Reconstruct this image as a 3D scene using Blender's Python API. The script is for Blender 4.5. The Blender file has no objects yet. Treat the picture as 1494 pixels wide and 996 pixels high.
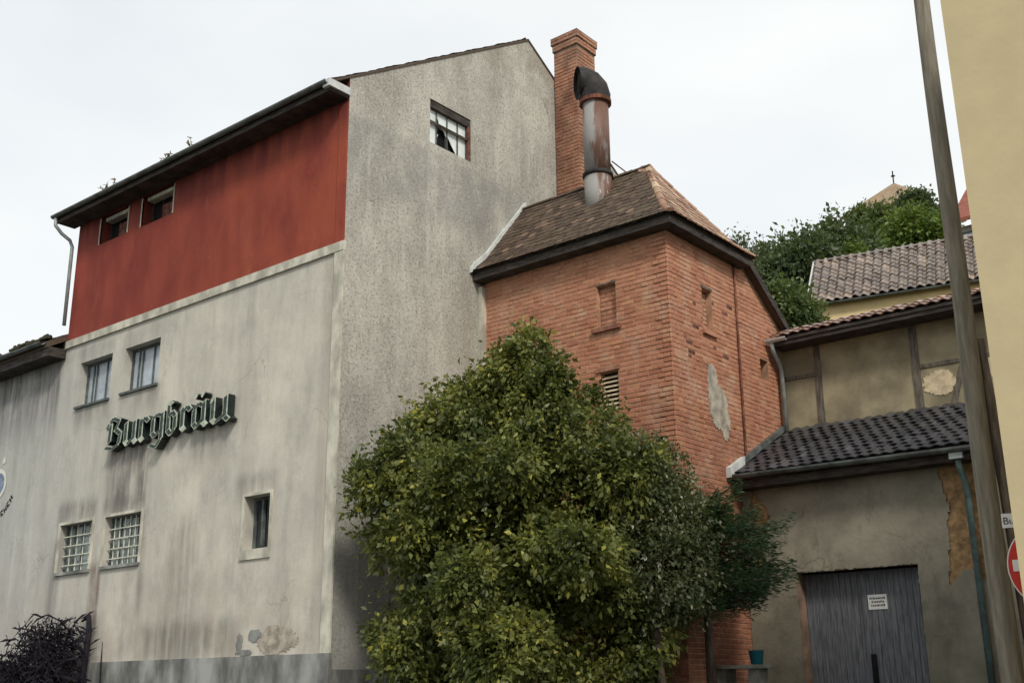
import bpy, math, random
import numpy as np
from mathutils import Matrix, Vector
random.seed(7); RNG = np.random.default_rng(11)
S = bpy.context.scene
C = S.collection

# ------------------------------------------------------------------ camera
PITCH, ROLL, YAW, FPX = math.radians(16.99), math.radians(-.627), math.radians(39.48), 1652.59
CAM = Vector((13.546, -12.003, 1.6))
c_, s_ = math.cos, math.sin
FW = Vector((-s_(YAW)*c_(PITCH), c_(YAW)*c_(PITCH), s_(PITCH)))
R0 = Vector((c_(YAW), s_(YAW), 0)); U0 = R0.cross(FW)
RX = R0*c_(ROLL) + U0*s_(ROLL); UX = U0*c_(ROLL) - R0*s_(ROLL)
cd = bpy.data.cameras.new('camera'); co = bpy.data.objects.new('camera', cd); C.objects.link(co)
cd.sensor_width = 36; cd.lens = FPX*36/1494; cd.clip_end = 3000; cd.clip_start = .1
m = Matrix.Identity(4)
for i in range(3): m[i][0], m[i][1], m[i][2], m[i][3] = RX[i], UX[i], -FW[i], CAM[i]
co.matrix_world = m; S.camera = co
def at(px, py, t):            # photo pixel + depth along the view axis -> point
    return CAM + (FW + RX*((px-747)/FPX) - UX*((py-498)/FPX))*t

# ------------------------------------------------------------------ light
SUN = Vector((.60, -.40, .64)).normalized()
w = bpy.data.worlds.new('World'); S.world = w; w.use_nodes = True
nt = w.node_tree; nt.nodes.clear()
def wn(t): return nt.nodes.new(t)
sky = wn('ShaderNodeTexSky'); sky.sky_type = 'NISHITA'; sky.sun_disc = False
sky.sun_elevation = math.asin(SUN.z); sky.sun_rotation = math.atan2(SUN.x, SUN.y)
tc = wn('ShaderNodeTexCoord'); nz = wn('ShaderNodeTexNoise'); nz.inputs['Scale'].default_value = 1.7; nz.inputs['Detail'].default_value = 5
mp = wn('ShaderNodeMapping'); mp.inputs['Scale'].default_value = (1, 1, 2.2)
nt.links.new(tc.outputs['Generated'], mp.inputs['Vector']); nt.links.new(mp.outputs[0], nz.inputs['Vector'])
mr = wn('ShaderNodeMapRange'); mr.inputs['From Min'].default_value = .35; mr.inputs['From Max'].default_value = .68
mr.inputs['To Min'].default_value = .76; mr.inputs['To Max'].default_value = 1.0
nt.links.new(nz.outputs['Fac'], mr.inputs['Value'])
mx = wn('ShaderNodeMix'); mx.data_type = 'RGBA'
nt.links.new(mr.outputs[0], mx.inputs['Factor']); nt.links.new(sky.outputs[0], mx.inputs['A'])
mx.inputs['B'].default_value = (6.0, 6.13, 6.07, 1)
bg = wn('ShaderNodeBackground'); bg.inputs['Strength'].default_value = .1
nt.links.new(mx.outputs['Result'], bg.inputs['Color'])
wo = wn('ShaderNodeOutputWorld'); nt.links.new(bg.outputs[0], wo.inputs['Surface'])
sl = bpy.data.lights.new('sun', 'SUN'); sl.energy = 1.5; sl.angle = math.radians(11); sl.color = (1, .94, .84)
so = bpy.data.objects.new('sun', sl); C.objects.link(so)
so.rotation_euler = SUN.to_track_quat('Z', 'Y').to_euler(); so.location = (20, -20, 30)
S.view_settings.view_transform = 'Standard'; S.view_settings.look = 'None'
S.view_settings.exposure = 0.72; S.view_settings.gamma = 1

# ------------------------------------------------------------------ materials
class N:
    def __init__(s, name, rough=.85, spec=.25):
        s.m = bpy.data.materials.new(name); s.m.use_nodes = True; s.t = s.m.node_tree; s.t.nodes.clear()
        s.out = s.n('ShaderNodeOutputMaterial'); s.b = s.n('ShaderNodeBsdfPrincipled')
        s.l(s.b.outputs[0], s.out.inputs['Surface'])
        s.b.inputs['Roughness'].default_value = rough; s.b.inputs['Specular IOR Level'].default_value = spec
        g = s.n('ShaderNodeNewGeometry'); s.pos = g.outputs['Position']; s.island = g.outputs['Random Per Island']
        sx = s.n('ShaderNodeSeparateXYZ'); s.l(s.pos, sx.inputs[0]); s.x, s.y, s.z = sx.outputs
    def n(s, t): return s.t.nodes.new(t)
    def l(s, a, b): s.t.links.new(a, b)
    def put(s, sock, v):
        if hasattr(v, 'is_linked'): s.l(v, sock)
        elif isinstance(v, tuple): sock.default_value = (*v, 1)
        else: sock.default_value = v
    def math(s, op, a, b=0.0, clamp=False):
        q = s.n('ShaderNodeMath'); q.operation = op; q.use_clamp = clamp; s.put(q.inputs[0], a); s.put(q.inputs[1], b); return q.outputs[0]
    def noise(s, scale=(1, 1, 1), detail=4, rough=.55, k=1.0):
        mp = s.n('ShaderNodeMapping'); mp.inputs['Scale'].default_value = [v*k for v in scale]; s.l(s.pos, mp.inputs[0])
        q = s.n('ShaderNodeTexNoise'); q.inputs['Scale'].default_value = 1; q.inputs['Detail'].default_value = detail; q.inputs['Roughness'].default_value = rough
        s.l(mp.outputs[0], q.inputs['Vector']); return q.outputs['Fac']
    def mr(s, v, a, b, c=0.0, d=1.0, smooth=True):
        q = s.n('ShaderNodeMapRange'); q.interpolation_type = 'SMOOTHSTEP' if smooth else 'LINEAR'
        s.put(q.inputs['Value'], v); q.inputs['From Min'].default_value = a; q.inputs['From Max'].default_value = b
        q.inputs['To Min'].default_value = c; q.inputs['To Max'].default_value = d; return q.outputs[0]
    def mix(s, fac, a, b, mode='MIX'):
        q = s.n('ShaderNodeMix'); q.data_type = 'RGBA'; q.blend_type = mode
        s.put(q.inputs['Factor'], fac); s.put(q.inputs['A'], a); s.put(q.inputs['B'], b); return q.outputs['Result']
    def box(s, u, v, u0, u1, v0, v1, su=.12, sv=.3):
        a = s.math('MULTIPLY', s.mr(u, u0-su, u0+su), s.mr(u, u1-su, u1+su, 1, 0))
        b = s.math('MULTIPLY', s.mr(v, v0-sv, v0+sv), s.mr(v, v1-sv*.4, v1+sv*.4, 1, 0)); return s.math('MULTIPLY', a, b)
    def rnd(s):
        o = s.n('ShaderNodeObjectInfo'); return s.math('FRACT', s.math('ADD', s.math('MULTIPLY', o.outputs['Random'], 7.31), s.island))
    def bump(s, h, strength=.4, dist=.02):
        q = s.n('ShaderNodeBump'); q.inputs['Strength'].default_value = strength; q.inputs['Distance'].default_value = dist
        s.put(q.inputs['Height'], h); s.l(q.outputs[0], s.b.inputs['Normal'])
    def cracks(s, k=.55, width=.012, amt=.6):
        mp = s.n('ShaderNodeMapping'); mp.inputs['Scale'].default_value = (k, k, k*.8); s.l(s.pos, mp.inputs[0])
        nz = s.n('ShaderNodeTexNoise'); nz.inputs['Scale'].default_value = 2.2; nz.inputs['Detail'].default_value = 6; s.l(mp.outputs[0], nz.inputs['Vector'])
        ad = s.n('ShaderNodeMix'); ad.data_type = 'VECTOR'; ad.inputs['Factor'].default_value = .35; s.l(mp.outputs[0], ad.inputs['A']); s.l(nz.outputs['Color'], ad.inputs['B'])
        v = s.n('ShaderNodeTexVoronoi'); v.feature = 'DISTANCE_TO_EDGE'; v.inputs['Scale'].default_value = 1; s.l(ad.outputs['Result'], v.inputs['Vector'])
        return s.math('MULTIPLY', s.math('MULTIPLY', s.mr(v.outputs['Distance'], 0, width, 1, 0), s.mr(s.noise((1, 1, 1), 4, .6, .6), .48, .62)), amt)
    def col(s, v): s.put(s.b.inputs['Base Color'], v); return s.m

def plain(name, c, var=.25, k=6.0, rough=.8, bump=.15, scale=(1, 1, 1), spec=.25, metal=0.0):
    a = N(name, rough, spec); a.b.inputs['Metallic'].default_value = metal
    n = a.noise(scale, 5, .6, k); dk = tuple(v*(1-var) for v in c); lt = tuple(min(1, v*(1+var)) for v in c)
    if bump: a.bump(a.noise(scale, 4, .6, k*4), bump, .01)
    return a.col(a.mix(a.mr(n, .3, .7), dk, lt))

M = {}
def facade_mat():
    a = N('facade_render', .92, .15)
    base = a.mix(a.mr(a.noise((1, 1, .7), 6, .62, .9), .3, .7), (.49, .468, .41), (.65, .615, .52))
    base = a.mix(a.mr(a.x, -11, -4.5, .70, 0), base, (.42, .43, .42))                       # greyer towards the annex
    base = a.mix(a.math('MULTIPLY', a.mr(a.z, 2.2, 5.0, .55, 0), a.mr(a.noise((1, 1, 1), 5, .6, 1.4), .35, .65)), base, (.44, .37, .31))
    st = a.mr(a.noise((2.3, 2.3, .25), 6, .68), .42, .70)                                    # rain streaks
    base = a.mix(a.math('MULTIPLY', st, .26), base, (.27, .25, .23))
    ls = a.mr(a.noise((3.1, 3.1, .3), 3, .5), .56, .72)
    base = a.mix(a.math('MULTIPLY', ls, .22), base, (.66, .66, .60))
    base = a.mix(a.mr(a.noise((1, 1, .8), 6, .7, 3.2), .45, .75, 0, .22), base, (.36, .33, .28))
    fine = a.math('MULTIPLY', a.mr(a.noise((6, 6, .5), 5, .65), .28, .62, .25, 1), a.mr(a.noise((1.5, 1.5, 1.2), 4, .6), .3, .55, .45, 1))
    def stain(u0, u1, v0, v1, k, c=(.13, .115, .105), su=.12, sv=.35):
        nonlocal base
        base = a.mix(a.math('MULTIPLY', a.math('MULTIPLY', a.box(a.x, a.z, u0, u1, v0, v1, su, sv), fine), k), base, c)
    stain(-6.75, -5.35, 4.9, 6.3, .85); stain(-4.0, -2.9, 5.5, 6.3, .5); stain(-8.5, -7.0, 4.85, 5.3, .7); stain(-6.8, -5.3, 4.85, 5.2, .6)
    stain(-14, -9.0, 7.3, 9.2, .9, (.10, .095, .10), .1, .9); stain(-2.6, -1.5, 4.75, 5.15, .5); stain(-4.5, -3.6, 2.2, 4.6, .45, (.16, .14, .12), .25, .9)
    stain(-8.3, -6.9, 6.95, 7.3, .75); stain(-6.55, -5.2, 7.02, 7.3, .65); stain(-8.3, -6.9, 8.28, 8.6, .45); stain(-6.6, -5.2, 8.26, 8.6, .35)
    stain(-7.05, -6.65, 2.6, 4.0, .85, (.16, .11, .09), .06, .4); stain(-8.6, -8.2, 2.6, 4.6, .55); stain(-5.4, -5.2, 3.0, 4.9, .6)
    stain(-5.2, -2.4, 2.1, 2.75, .7, (.15, .14, .11), .5, .4); stain(-.50, -.20, 2.1, 8.7, .35, (.3, .25, .2), .06, .5)
    stain(-9.4, -6.5, 2.0, 3.0, .5, (.2, .19, .18), .4, .5)
    base = a.mix(a.cracks(.8, .007, .32), base, (.14, .12, .10))
    base = a.mix(a.mr(a.noise((1, 1, .5), 7, .75, 1.5), .46, .70, 0, .5), base, (.29, .28, .26))
    base = a.mix(a.mr(a.noise((1, 1, 1), 4, .7, 14), .5, .8, 0, .3), base, (.30, .28, .24))
    sp = a.math('MULTIPLY', a.mr(a.noise((1.6, 1.6, 1), 5, .75, 4.5), .66, .72), a.math('MULTIPLY', a.mr(a.z, 2.3, 4.3, 1, 0), a.mr(a.x, -7.5, -4.6, 1, 0)))
    base = a.mix(a.math('MULTIPLY', sp, .8), base, (.13, .10, .09))
    a.bump(a.noise((1, 1, 1), 6, .65, 24), .35, .012)
    return a.col(base)
M['facade'] = facade_mat()
def gable_mat():
    a = N('roughcast_render', .95, .1)
    base = a.mix(a.mr(a.noise((1, 1, .6), 6, .65, .7), .32, .68), (.36, .345, .30), (.56, .54, .47))
    base = a.mix(a.math('MULTIPLY', a.mr(a.noise((1, 1, 1), 4, .65, 19), .48, .66), .62), base, (.17, .16, .14))
    base = a.mix(a.math('MULTIPLY', a.mr(a.noise((1, 1, 1), 4, .65, 15), .52, .68), .55), base, (.66, .64, .57))
    base = a.mix(a.math('MULTIPLY', a.mr(a.noise((1.7, 1.7, .35), 6, .7), .45, .72), .34), base, (.2, .19, .17))
    base = a.mix(a.mr(a.noise((1, 1, 1), 5, .7, 4), .45, .75, 0, .35), base, (.23, .215, .18))
    base = a.mix(a.math('MULTIPLY', a.mr(a.noise((3.2, 3.2, .3), 6, .7), .52, .72), .45), base, (.62, .60, .54))
    base = a.mix(a.cracks(.6, .008, .6), base, (.15, .14, .12))
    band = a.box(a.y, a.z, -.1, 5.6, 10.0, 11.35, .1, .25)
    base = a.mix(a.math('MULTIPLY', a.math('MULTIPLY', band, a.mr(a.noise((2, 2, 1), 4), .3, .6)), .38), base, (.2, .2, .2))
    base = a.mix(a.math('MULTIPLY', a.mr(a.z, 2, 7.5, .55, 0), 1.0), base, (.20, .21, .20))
    base = a.mix(a.math('MULTIPLY', a.mr(a.z, 13, 15.2, 0, .5), a.mr(a.noise((1, 1, 1), 4, .6, 2), .35, .6)), base, (.24, .20, .15))
    a.bump(a.noise((1, 1, 1), 5, .7, 30), .8, .02)
    return a.col(base)
M['gable'] = gable_mat()
def red_mat():
    a = N('red_render', .85, .2)
    b = a.mix(a.mr(a.noise((1, 1, .5), 6, .62, 1.1), .3, .7), (.185, .036, .028), (.285, .060, .039))
    b = a.mix(a.math('MULTIPLY', a.mr(a.noise((1.8, 1.8, .4), 6, .66), .42, .72), .5), b, (.17, .032, .027))
    b = a.mix(a.math('MULTIPLY', a.mr(a.noise((1, 1, .3), 6, .7, 1.6), .52, .75), .28), b, (.48, .17, .09))
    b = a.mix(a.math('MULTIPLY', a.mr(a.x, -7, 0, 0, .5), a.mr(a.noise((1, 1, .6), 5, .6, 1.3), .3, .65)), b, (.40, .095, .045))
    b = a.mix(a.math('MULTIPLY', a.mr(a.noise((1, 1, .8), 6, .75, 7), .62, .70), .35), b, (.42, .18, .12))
    b = a.mix(a.math('MULTIPLY', a.mr(a.z, 10.6, 11.6, 0, .8), a.mr(a.noise((4, 4, .5), 5, .65), .25, .6)), b, (.085, .02, .02))  # eave shadow painted into the red, streaky and darkest at the top
    a.bump(a.noise((1, 1, 1), 6, .65, 24), .3, .012)
    return a.col(b)
M['red'] = red_mat()
def brick_mat(name, dull=0.0):
    a = N(name, .9, .15); r = a.rnd()
    b = a.mix(r, (.37, .155, .095), (.47, .22, .14))
    b = a.mix(a.mr(a.math('FRACT', a.math('MULTIPLY', r, 17.3)), .90, .99, 0, .4), b, (.19, .07, .05))
    b = a.mix(a.math('MULTIPLY', a.mr(a.math('FRACT', a.math('MULTIPLY', r, 31.7)), .80, .97), .4), b, (.56, .31, .16))
    b = a.mix(a.math('MULTIPLY', a.mr(a.noise((1, 1, 1), 5, .6, .9), .5, .72), .45), b, (.52, .23, .12))
    b = a.mix(a.math('MULTIPLY', a.mr(a.noise((1, 1, 1), 6, .7, 2.1), .48, .70), .6), b, (.54, .40, .29))
    b = a.mix(a.math('MULTIPLY', a.mr(a.noise((.7, .7, 2.2), 6, .7, 1.7), .52, .70), .55), b, (.20, .085, .06))
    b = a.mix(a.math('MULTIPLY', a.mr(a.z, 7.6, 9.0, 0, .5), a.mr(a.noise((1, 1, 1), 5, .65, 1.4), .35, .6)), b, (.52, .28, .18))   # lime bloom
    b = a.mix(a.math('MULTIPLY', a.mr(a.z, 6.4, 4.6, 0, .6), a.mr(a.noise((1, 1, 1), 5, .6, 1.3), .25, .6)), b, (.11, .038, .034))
    b = a.mix(a.mr(a.noise((1, 1, 1), 4, .6, 16), .5, .85, 0, .5), b, (.17, .06, .04))
    if dull: b = a.mix(a.mr(a.noise((1, 1, .7), 5, .6, 1.6), .35, .7, 0, dull), b, (.12, .06, .045))
    a.bump(a.noise((1, 1, 1), 5, .7, 45), .5, .008)
    return a.col(b)
M['brick'] = brick_mat('fired_brick'); M['brick_sooty'] = brick_mat('sooty_brick', .75)
M['mortar'] = plain('lime_mortar', (.42, .25, .16), .35, 3, .95, .4)
M['mortar_dark'] = plain('sooty_mortar', (.22, .15, .11), .35, 3, .95, .4)
def tile_mat(name, c1, c2, moss, mossamt, rough=.7, spec=.3):
    a = N(name, rough, spec); r = a.rnd(); b = a.mix(r, c1, c2)
    b = a.mix(a.mr(a.math('FRACT', a.math('MULTIPLY', r, 23.1)), .88, .97, 0, .6), b, tuple(min(.6, v*2.0) for v in c2))
    b = a.mix(a.math('MULTIPLY', a.mr(a.noise((1, 1, 1), 6, .7, 2.6), .48, .7), mossamt), b, moss)
    b = a.mix(a.mr(a.noise((1, 1, 1), 4, .6, 20), .5, .8, 0, .5), b, tuple(v*.4 for v in c1))
    a.bump(a.noise((1, 1, 1), 4, .6, 40), .35, .006); return a.col(b)
M['tile_old'] = tile_mat('weathered_clay_tile', (.060, .040, .030), (.125, .085, .060), (.105, .095, .05), .6)
M['tile_red'] = tile_mat('red_clay_tile', (.26, .135, .085), (.38, .24, .165), (.34, .27, .15), .55, .6, .35)
M['tile_dark'] = tile_mat('dark_glazed_tile', (.026, .027, .032), (.052, .052, .060), (.08, .07, .06), .4, .42, .4)
M['tile_glint'] = tile_mat('glossy_brown_pantile', (.095, .070, .055), (.19, .14, .108), (.32, .27, .20), .5, .22, .9)
M['tile_cap'] = tile_mat('brown_pantile', (.15, .075, .05), (.27, .145, .10), (.3, .22, .15), .5, .3, .7)
M['wood_dark'] = plain('tarred_timber', (.05, .042, .037), .5, 4, .8, .3, (1, 1, 5))
M['timber'] = plain('weathered_timber', (.12, .105, .085), .45, 5, .9, .4, (4, 4, .7))
M['zinc'] = plain('dull_zinc', (.33, .36, .35), .25, 5, .5, .08, metal=.35)
M['zinc_dark'] = plain('stained_zinc', (.13, .145, .14), .4, 4, .55, .1, metal=.3)
M['zinc_pale'] = plain('pale_zinc', (.55, .57, .55), .2, 4, .5, .08)
M['pipe_teal'] = plain('painted_downpipe', (.10, .15, .15), .35, 5, .5, .1)
M['glass_white'] = plain('whitened_glass', (.40, .45, .50), .22, 3, .25, 0, spec=.5)
M['glass_pale'] = plain('milky_glass', (.70, .74, .72), .12, 3, .3, 0, spec=.5)
M['glass_green'] = plain('dusty_wired_glass', (.17, .21, .20), .5, 5, .25, 0, spec=.5)
M['glass_dark'] = plain('dark_glass', (.03, .035, .04), .4, 3, .15, 0, spec=.5)
M['black'] = plain('unlit_interior', (.012, .011, .012), .3, 3, .95, 0)
M['frame_grey'] = plain('grey_window_frame', (.10, .115, .11), .35, 8, .7)
M['frame_white'] = plain('off_white_paint', (.60, .60, .50), .25, 8, .6)
M['trim'] = plain('pale_trim', (.50, .48, .40), .35, 3, .85, .2, (1, 1, .5))
M['plinth'] = plain('damp_cement_plinth', (.23, .235, .22), .55, 1.8, .9, .4, (1, 1, .45))
M['bare_plaster'] = plain('bare_undercoat', (.36, .32, .26), .35, 6, .95, .4)
def garage_mat():
    a = N('garage_plaster', .95, .1)
    b = a.mix(a.mr(a.noise((1, 1, 1), 6, .65, 1.5), .3, .7), (.20, .185, .145), (.31, .285, .225))
    b = a.mix(a.math('MULTIPLY', a.mr(a.noise((1, 1, .5), 5, .65, 3.5), .5, .7), .45), b, (.11, .105, .09))
    b = a.mix(a.math('MULTIPLY', a.mr(a.z, 1.0, 3.4, .6, 0), a.mr(a.noise((1, 1, 1), 5, .6, 1.2), .3, .6)), b, (.10, .105, .065))
    b = a.mix(a.cracks(.9, .009, .4), b, (.05, .045, .04)); a.bump(a.noise((1, 1, 1), 5, .65, 18), .5, .015); return a.col(b)
M['garage'] = garage_mat()
M['stone'] = plain('exposed_sandstone', (.30, .19, .095), .4, 9, .95, .8)
M['infill'] = plain('ochre_grey_infill', (.27, .235, .155), .32, 1.6, .95, .4)
M['infill_pale'] = plain('exposed_pale_daub', (.56, .46, .31), .25, 7, .95, .5)
M['door'] = plain('grey_blue_door_paint', (.14, .145, .16), .35, 6, .6, .15, (6, 6, .6))
M['brick_reveal'] = plain('brick_reveal', (.15, .06, .045), .5, 9, .9, .4)
M['yellow'] = plain('cream_yellow_render', (.74, .58, .31), .10, 2, .9, .15)
M['beige'] = plain('beige_roughcast', (.57, .475, .285), .05, 3, .95, .2)
M['pole'] = plain('weathered_pole_wood', (.225, .20, .155), .28, 3.5, .9, .4, (5, 5, .6))
M['pole_dark'] = plain('dark_strut_wood', (.13, .10, .075), .5, 3.5, .9, .4, (5, 5, .6))
M['rust'] = plain('rusty_iron', (.15, .06, .038), .5, 7, .85, .4)
def pipe_mat():
    a = N('flaking_galvanised_pipe', .55, .4)
    n = a.mr(a.noise((2.6, 2.6, .55), 6, .68), .44, .56)
    b = a.mix(n, (.30, .29, .28), (.15, .078, .055))
    b = a.mix(a.mr(a.noise((5, 5, 1.2), 5, .7), .6, .68), b, (.62, .62, .58)); a.bump(n, .3, .01); return a.col(b)
M['pipe'] = pipe_mat()
M['pipe_base'] = plain('rust_stained_cement', (.34, .25, .18), .6, 3.5, .9, .3)
M['soot'] = plain('sooty_sheet_metal', (.03, .027, .027), .5, 5, .7, .2)
M['sign_green'] = plain('dark_green_enamel', (.011, .019, .018), .5, 8, .45, .05, spec=.4)
M['sign_face'] = plain('verdigris_letter_face', (.030, .048, .044), .6, 12, .5, .1)
M['sign_rim'] = plain('pale_letter_rim', (.46, .50, .40), .3, 9, .5, .05)
M['white'] = plain('white_enamel', (.75, .75, .72), .08, 8, .4, 0)
M['sign_red'] = plain('red_sign_enamel', (.55, .035, .025), .12, 8, .4, 0)
M['ink'] = plain('black_lettering', (.02, .02, .022), .2, 8, .6, 0)
M['emblem_blue'] = plain('faded_blue_paint', (.20, .25, .34), .3, 8, .8, .1)
M['emblem_white'] = plain('faded_white_paint', (.66, .67, .60), .15, 8, .8, .1)
M['concrete'] = plain('mossy_concrete', (.21, .21, .18), .35, 4, .95, .5)
M['teal'] = plain('teal_plastic', (.01, .10, .13), .15, 5, .45, 0)
M['asphalt'] = plain('asphalt', (.05, .05, .052), .25, 14, .95, .4)
M['paving'] = plain('grey_paving', (.16, .155, .145), .25, 5, .95, .3)
M['soil'] = plain('grass_and_soil', (.07, .075, .035), .5, 1.4, .98, .6)
M['bark'] = plain('bark', (.075, .058, .042), .4, 9, .95, .6, (3, 3, .6))
M['roof_red'] = plain('faded_red_roof', (.24, .085, .06), .2, 6, .9, .2)
M['tan'] = plain('tan_turret_roof', (.29, .21, .135), .2, 3, .9, .3)
M['moss'] = plain('moss', (.055, .05, .03), .5, 12, .98, .6)
def leaf_mat(name, c1, c2, c3, amt, gloss=.5):
    a = N(name, gloss, .45); r = a.island
    tn = a.mr(a.noise((1, 1, 1), 3, .6, 1.5), .36, .66)
    b = a.mix(a.math('ADD', a.math('MULTIPLY', r, .45), a.math('MULTIPLY', tn, .55)), c1, c2)
    b = a.mix(a.math('MULTIPLY', a.mr(a.math('FRACT', a.math('MULTIPLY', r, 13.7)), 1-amt*1.6, 1-amt*.6), a.mr(tn, .3, .9, .25, 1)), b, c3)
    a.col(b); tr = a.n('ShaderNodeBsdfTranslucent'); a.put(tr.inputs['Color'], a.mix(.5, b, (.16, .20, .03)))
    ms = a.n('ShaderNodeMixShader'); ms.inputs[0].default_value = .34
    a.l(a.b.outputs[0], ms.inputs[1]); a.l(tr.outputs[0], ms.inputs[2]); a.l(ms.outputs[0], a.out.inputs['Surface']); return a.m
M['leaf_bush'] = leaf_mat('bush_leaf', (.024, .046, .013), (.235, .255, .058), (.46, .43, .08), .10)
M['leaf_pale'] = leaf_mat('pale_shrub_leaf', (.045, .070, .028), (.13, .15, .062), (.38, .37, .24), .16, .35)
M['leaf_dark'] = leaf_mat('dark_tree_leaf', (.040, .070, .032), (.115, .155, .070), (.15, .18, .07), .12)  # hillside tree leaf colours lightened to stand in for haze
M['leaf_mid'] = leaf_mat('mid_tree_leaf', (.055, .098, .032), (.15, .20, .065), (.16, .19, .04), .12)
M['leaf_bright'] = leaf_mat('bright_tree_leaf', (.07, .13, .02), (.16, .23, .035), (.24, .27, .05), .15)
M['leaf_grey'] = leaf_mat('grey_green_leaf', (.05, .075, .035), (.12, .145, .07), (.2, .21, .1), .1)
M['needle'] = leaf_mat('conifer_needle', (.018, .050, .022), (.045, .105, .042), (.16, .07, .03), .03)
M['dead'] = plain('dead_bramble', (.014, .012, .018), .5, 9, .9, 0)
M['dry'] = plain('dry_weed', (.13, .10, .05), .4, 9, .9, 0)

# ------------------------------------------------------------------ geometry helpers
LOC = {}
def link(o, parent=None):
    C.objects.link(o)
    if parent is not None:
        o.parent = parent; o.matrix_parent_inverse = Matrix.Translation(-LOC.get(parent.name, Vector()))
    return o
def tag(o, label, cat, group=None, kind=None):
    if label: o['label'] = label
    if cat: o['category'] = cat
    if group: o['group'] = group
    if kind: o['kind'] = kind
    return o
def thing(name, loc, label, cat, group=None):
    o = bpy.data.objects.new(name, None); o.location = loc; o.empty_display_size = .2; C.objects.link(o); LOC[o.name] = Vector(loc)
    return tag(o, label, cat, group)
class MB:
    def __init__(s): s.v = []; s.f = []
    def poly(s, pts): i = len(s.v); s.v += [tuple(p) for p in pts]; s.f.append(tuple(range(i, i+len(pts))))
    def mesh(s, v, f): i = len(s.v); s.v += [tuple(p) for p in v]; s.f += [tuple(i+k for k in q) for q in f]; return s
    def box(s, a, b):
        (x0, y0, z0), (x1, y1, z1) = a, b
        return s.mesh([(x0,y0,z0),(x1,y0,z0),(x1,y1,z0),(x0,y1,z0),(x0,y0,z1),(x1,y0,z1),(x1,y1,z1),(x0,y1,z1)],
               [(0,3,2,1),(4,5,6,7),(0,1,5,4),(1,2,6,5),(2,3,7,6),(3,0,4,7)])
    def prism(s, pts, d):                     # polygon pts (3D) swept by vector d
        n = len(pts); d = Vector(d); p = [Vector(q) for q in pts]
        s.mesh(p + [q+d for q in p], [tuple(range(n))[::-1], tuple(range(n, 2*n))] + [(i, (i+1) % n, (i+1) % n+n, i+n) for i in range(n)]); return s
    def tube(s, pts, radii, n=8, caps=True):
        pts = [Vector(p) for p in pts]
        if not hasattr(radii, '__len__'): radii = [radii]*len(pts)
        i0 = len(s.v); ref = None
        for k, p in enumerate(pts):
            d = (pts[min(k+1, len(pts)-1)]-pts[max(k-1, 0)]).normalized()
            if ref is None: ref = d.orthogonal().normalized()
            a = (ref - d*ref.dot(d)).normalized(); b = d.cross(a); ref = a
            for j in range(n):
                t = 2*math.pi*j/n; s.v.append(tuple(p + (a*math.cos(t)+b*math.sin(t))*radii[k]))
        for k in range(len(pts)-1):
            for j in range(n):
                q = i0+k*n; s.f.append((q+j, q+(j+1) % n, q+n+(j+1) % n, q+n+j))
        if caps: s.f.append(tuple(range(i0, i0+n))[::-1]); s.f.append(tuple(range(len(s.v)-n, len(s.v))))
        return s
    def panel(s, ax, c, u0, u1, z0, z1, holes=(), depth=.2, inn=1):
        """vertical wall sheet on plane axis=c with rectangular holes and reveals; inn = sign of the inward direction"""
        P = (lambda u, z, d=0: (u, c+d*inn, z)) if ax == 'y' else (lambda u, z, d=0: (c+d*inn, u, z))
        us = sorted({u0, u1} | {h[k] for h in holes for k in (0, 1)}); zs = sorted({z0, z1} | {h[k] for h in holes for k in (2, 3)})
        for a, b in zip(us, us[1:]):
            for e, f in zip(zs, zs[1:]):
                mu, mz = (a+b)/2, (e+f)/2
                if any(h[0] < mu < h[1] and h[2] < mz < h[3] for h in holes): continue
                s.poly([P(a, e), P(b, e), P(b, f), P(a, f)])
        for h in holes:
            a, b, e, f = h[:4]; d = h[4] if len(h) > 4 else depth
            s.poly([P(a, e), P(a, f), P(a, f, d), P(a, e, d)]); s.poly([P(b, e), P(b, f), P(b, f, d), P(b, e, d)])
            s.poly([P(a, e), P(b, e), P(b, e, d), P(a, e, d)]); s.poly([P(a, f), P(b, f), P(b, f, d), P(a, f, d)])
        return s
    def build(s, name, mat, parent=None, smooth=False):
        me = bpy.data.meshes.new(name); me.from_pydata(s.v, [], s.f); me.materials.append(M[mat]); me.update()
        if smooth: me.polygons.foreach_set('use_smooth', [True]*len(me.polygons))
        return link(bpy.data.objects.new(name, me), parent)
def bx(name, mat, parent, a, b): return MB().box(a, b).build(name, mat, parent)
def tb(name, mat, parent, pts, r, n=10, smooth=True): return MB().tube(pts, r, n).build(name, mat, parent, smooth)
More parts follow.
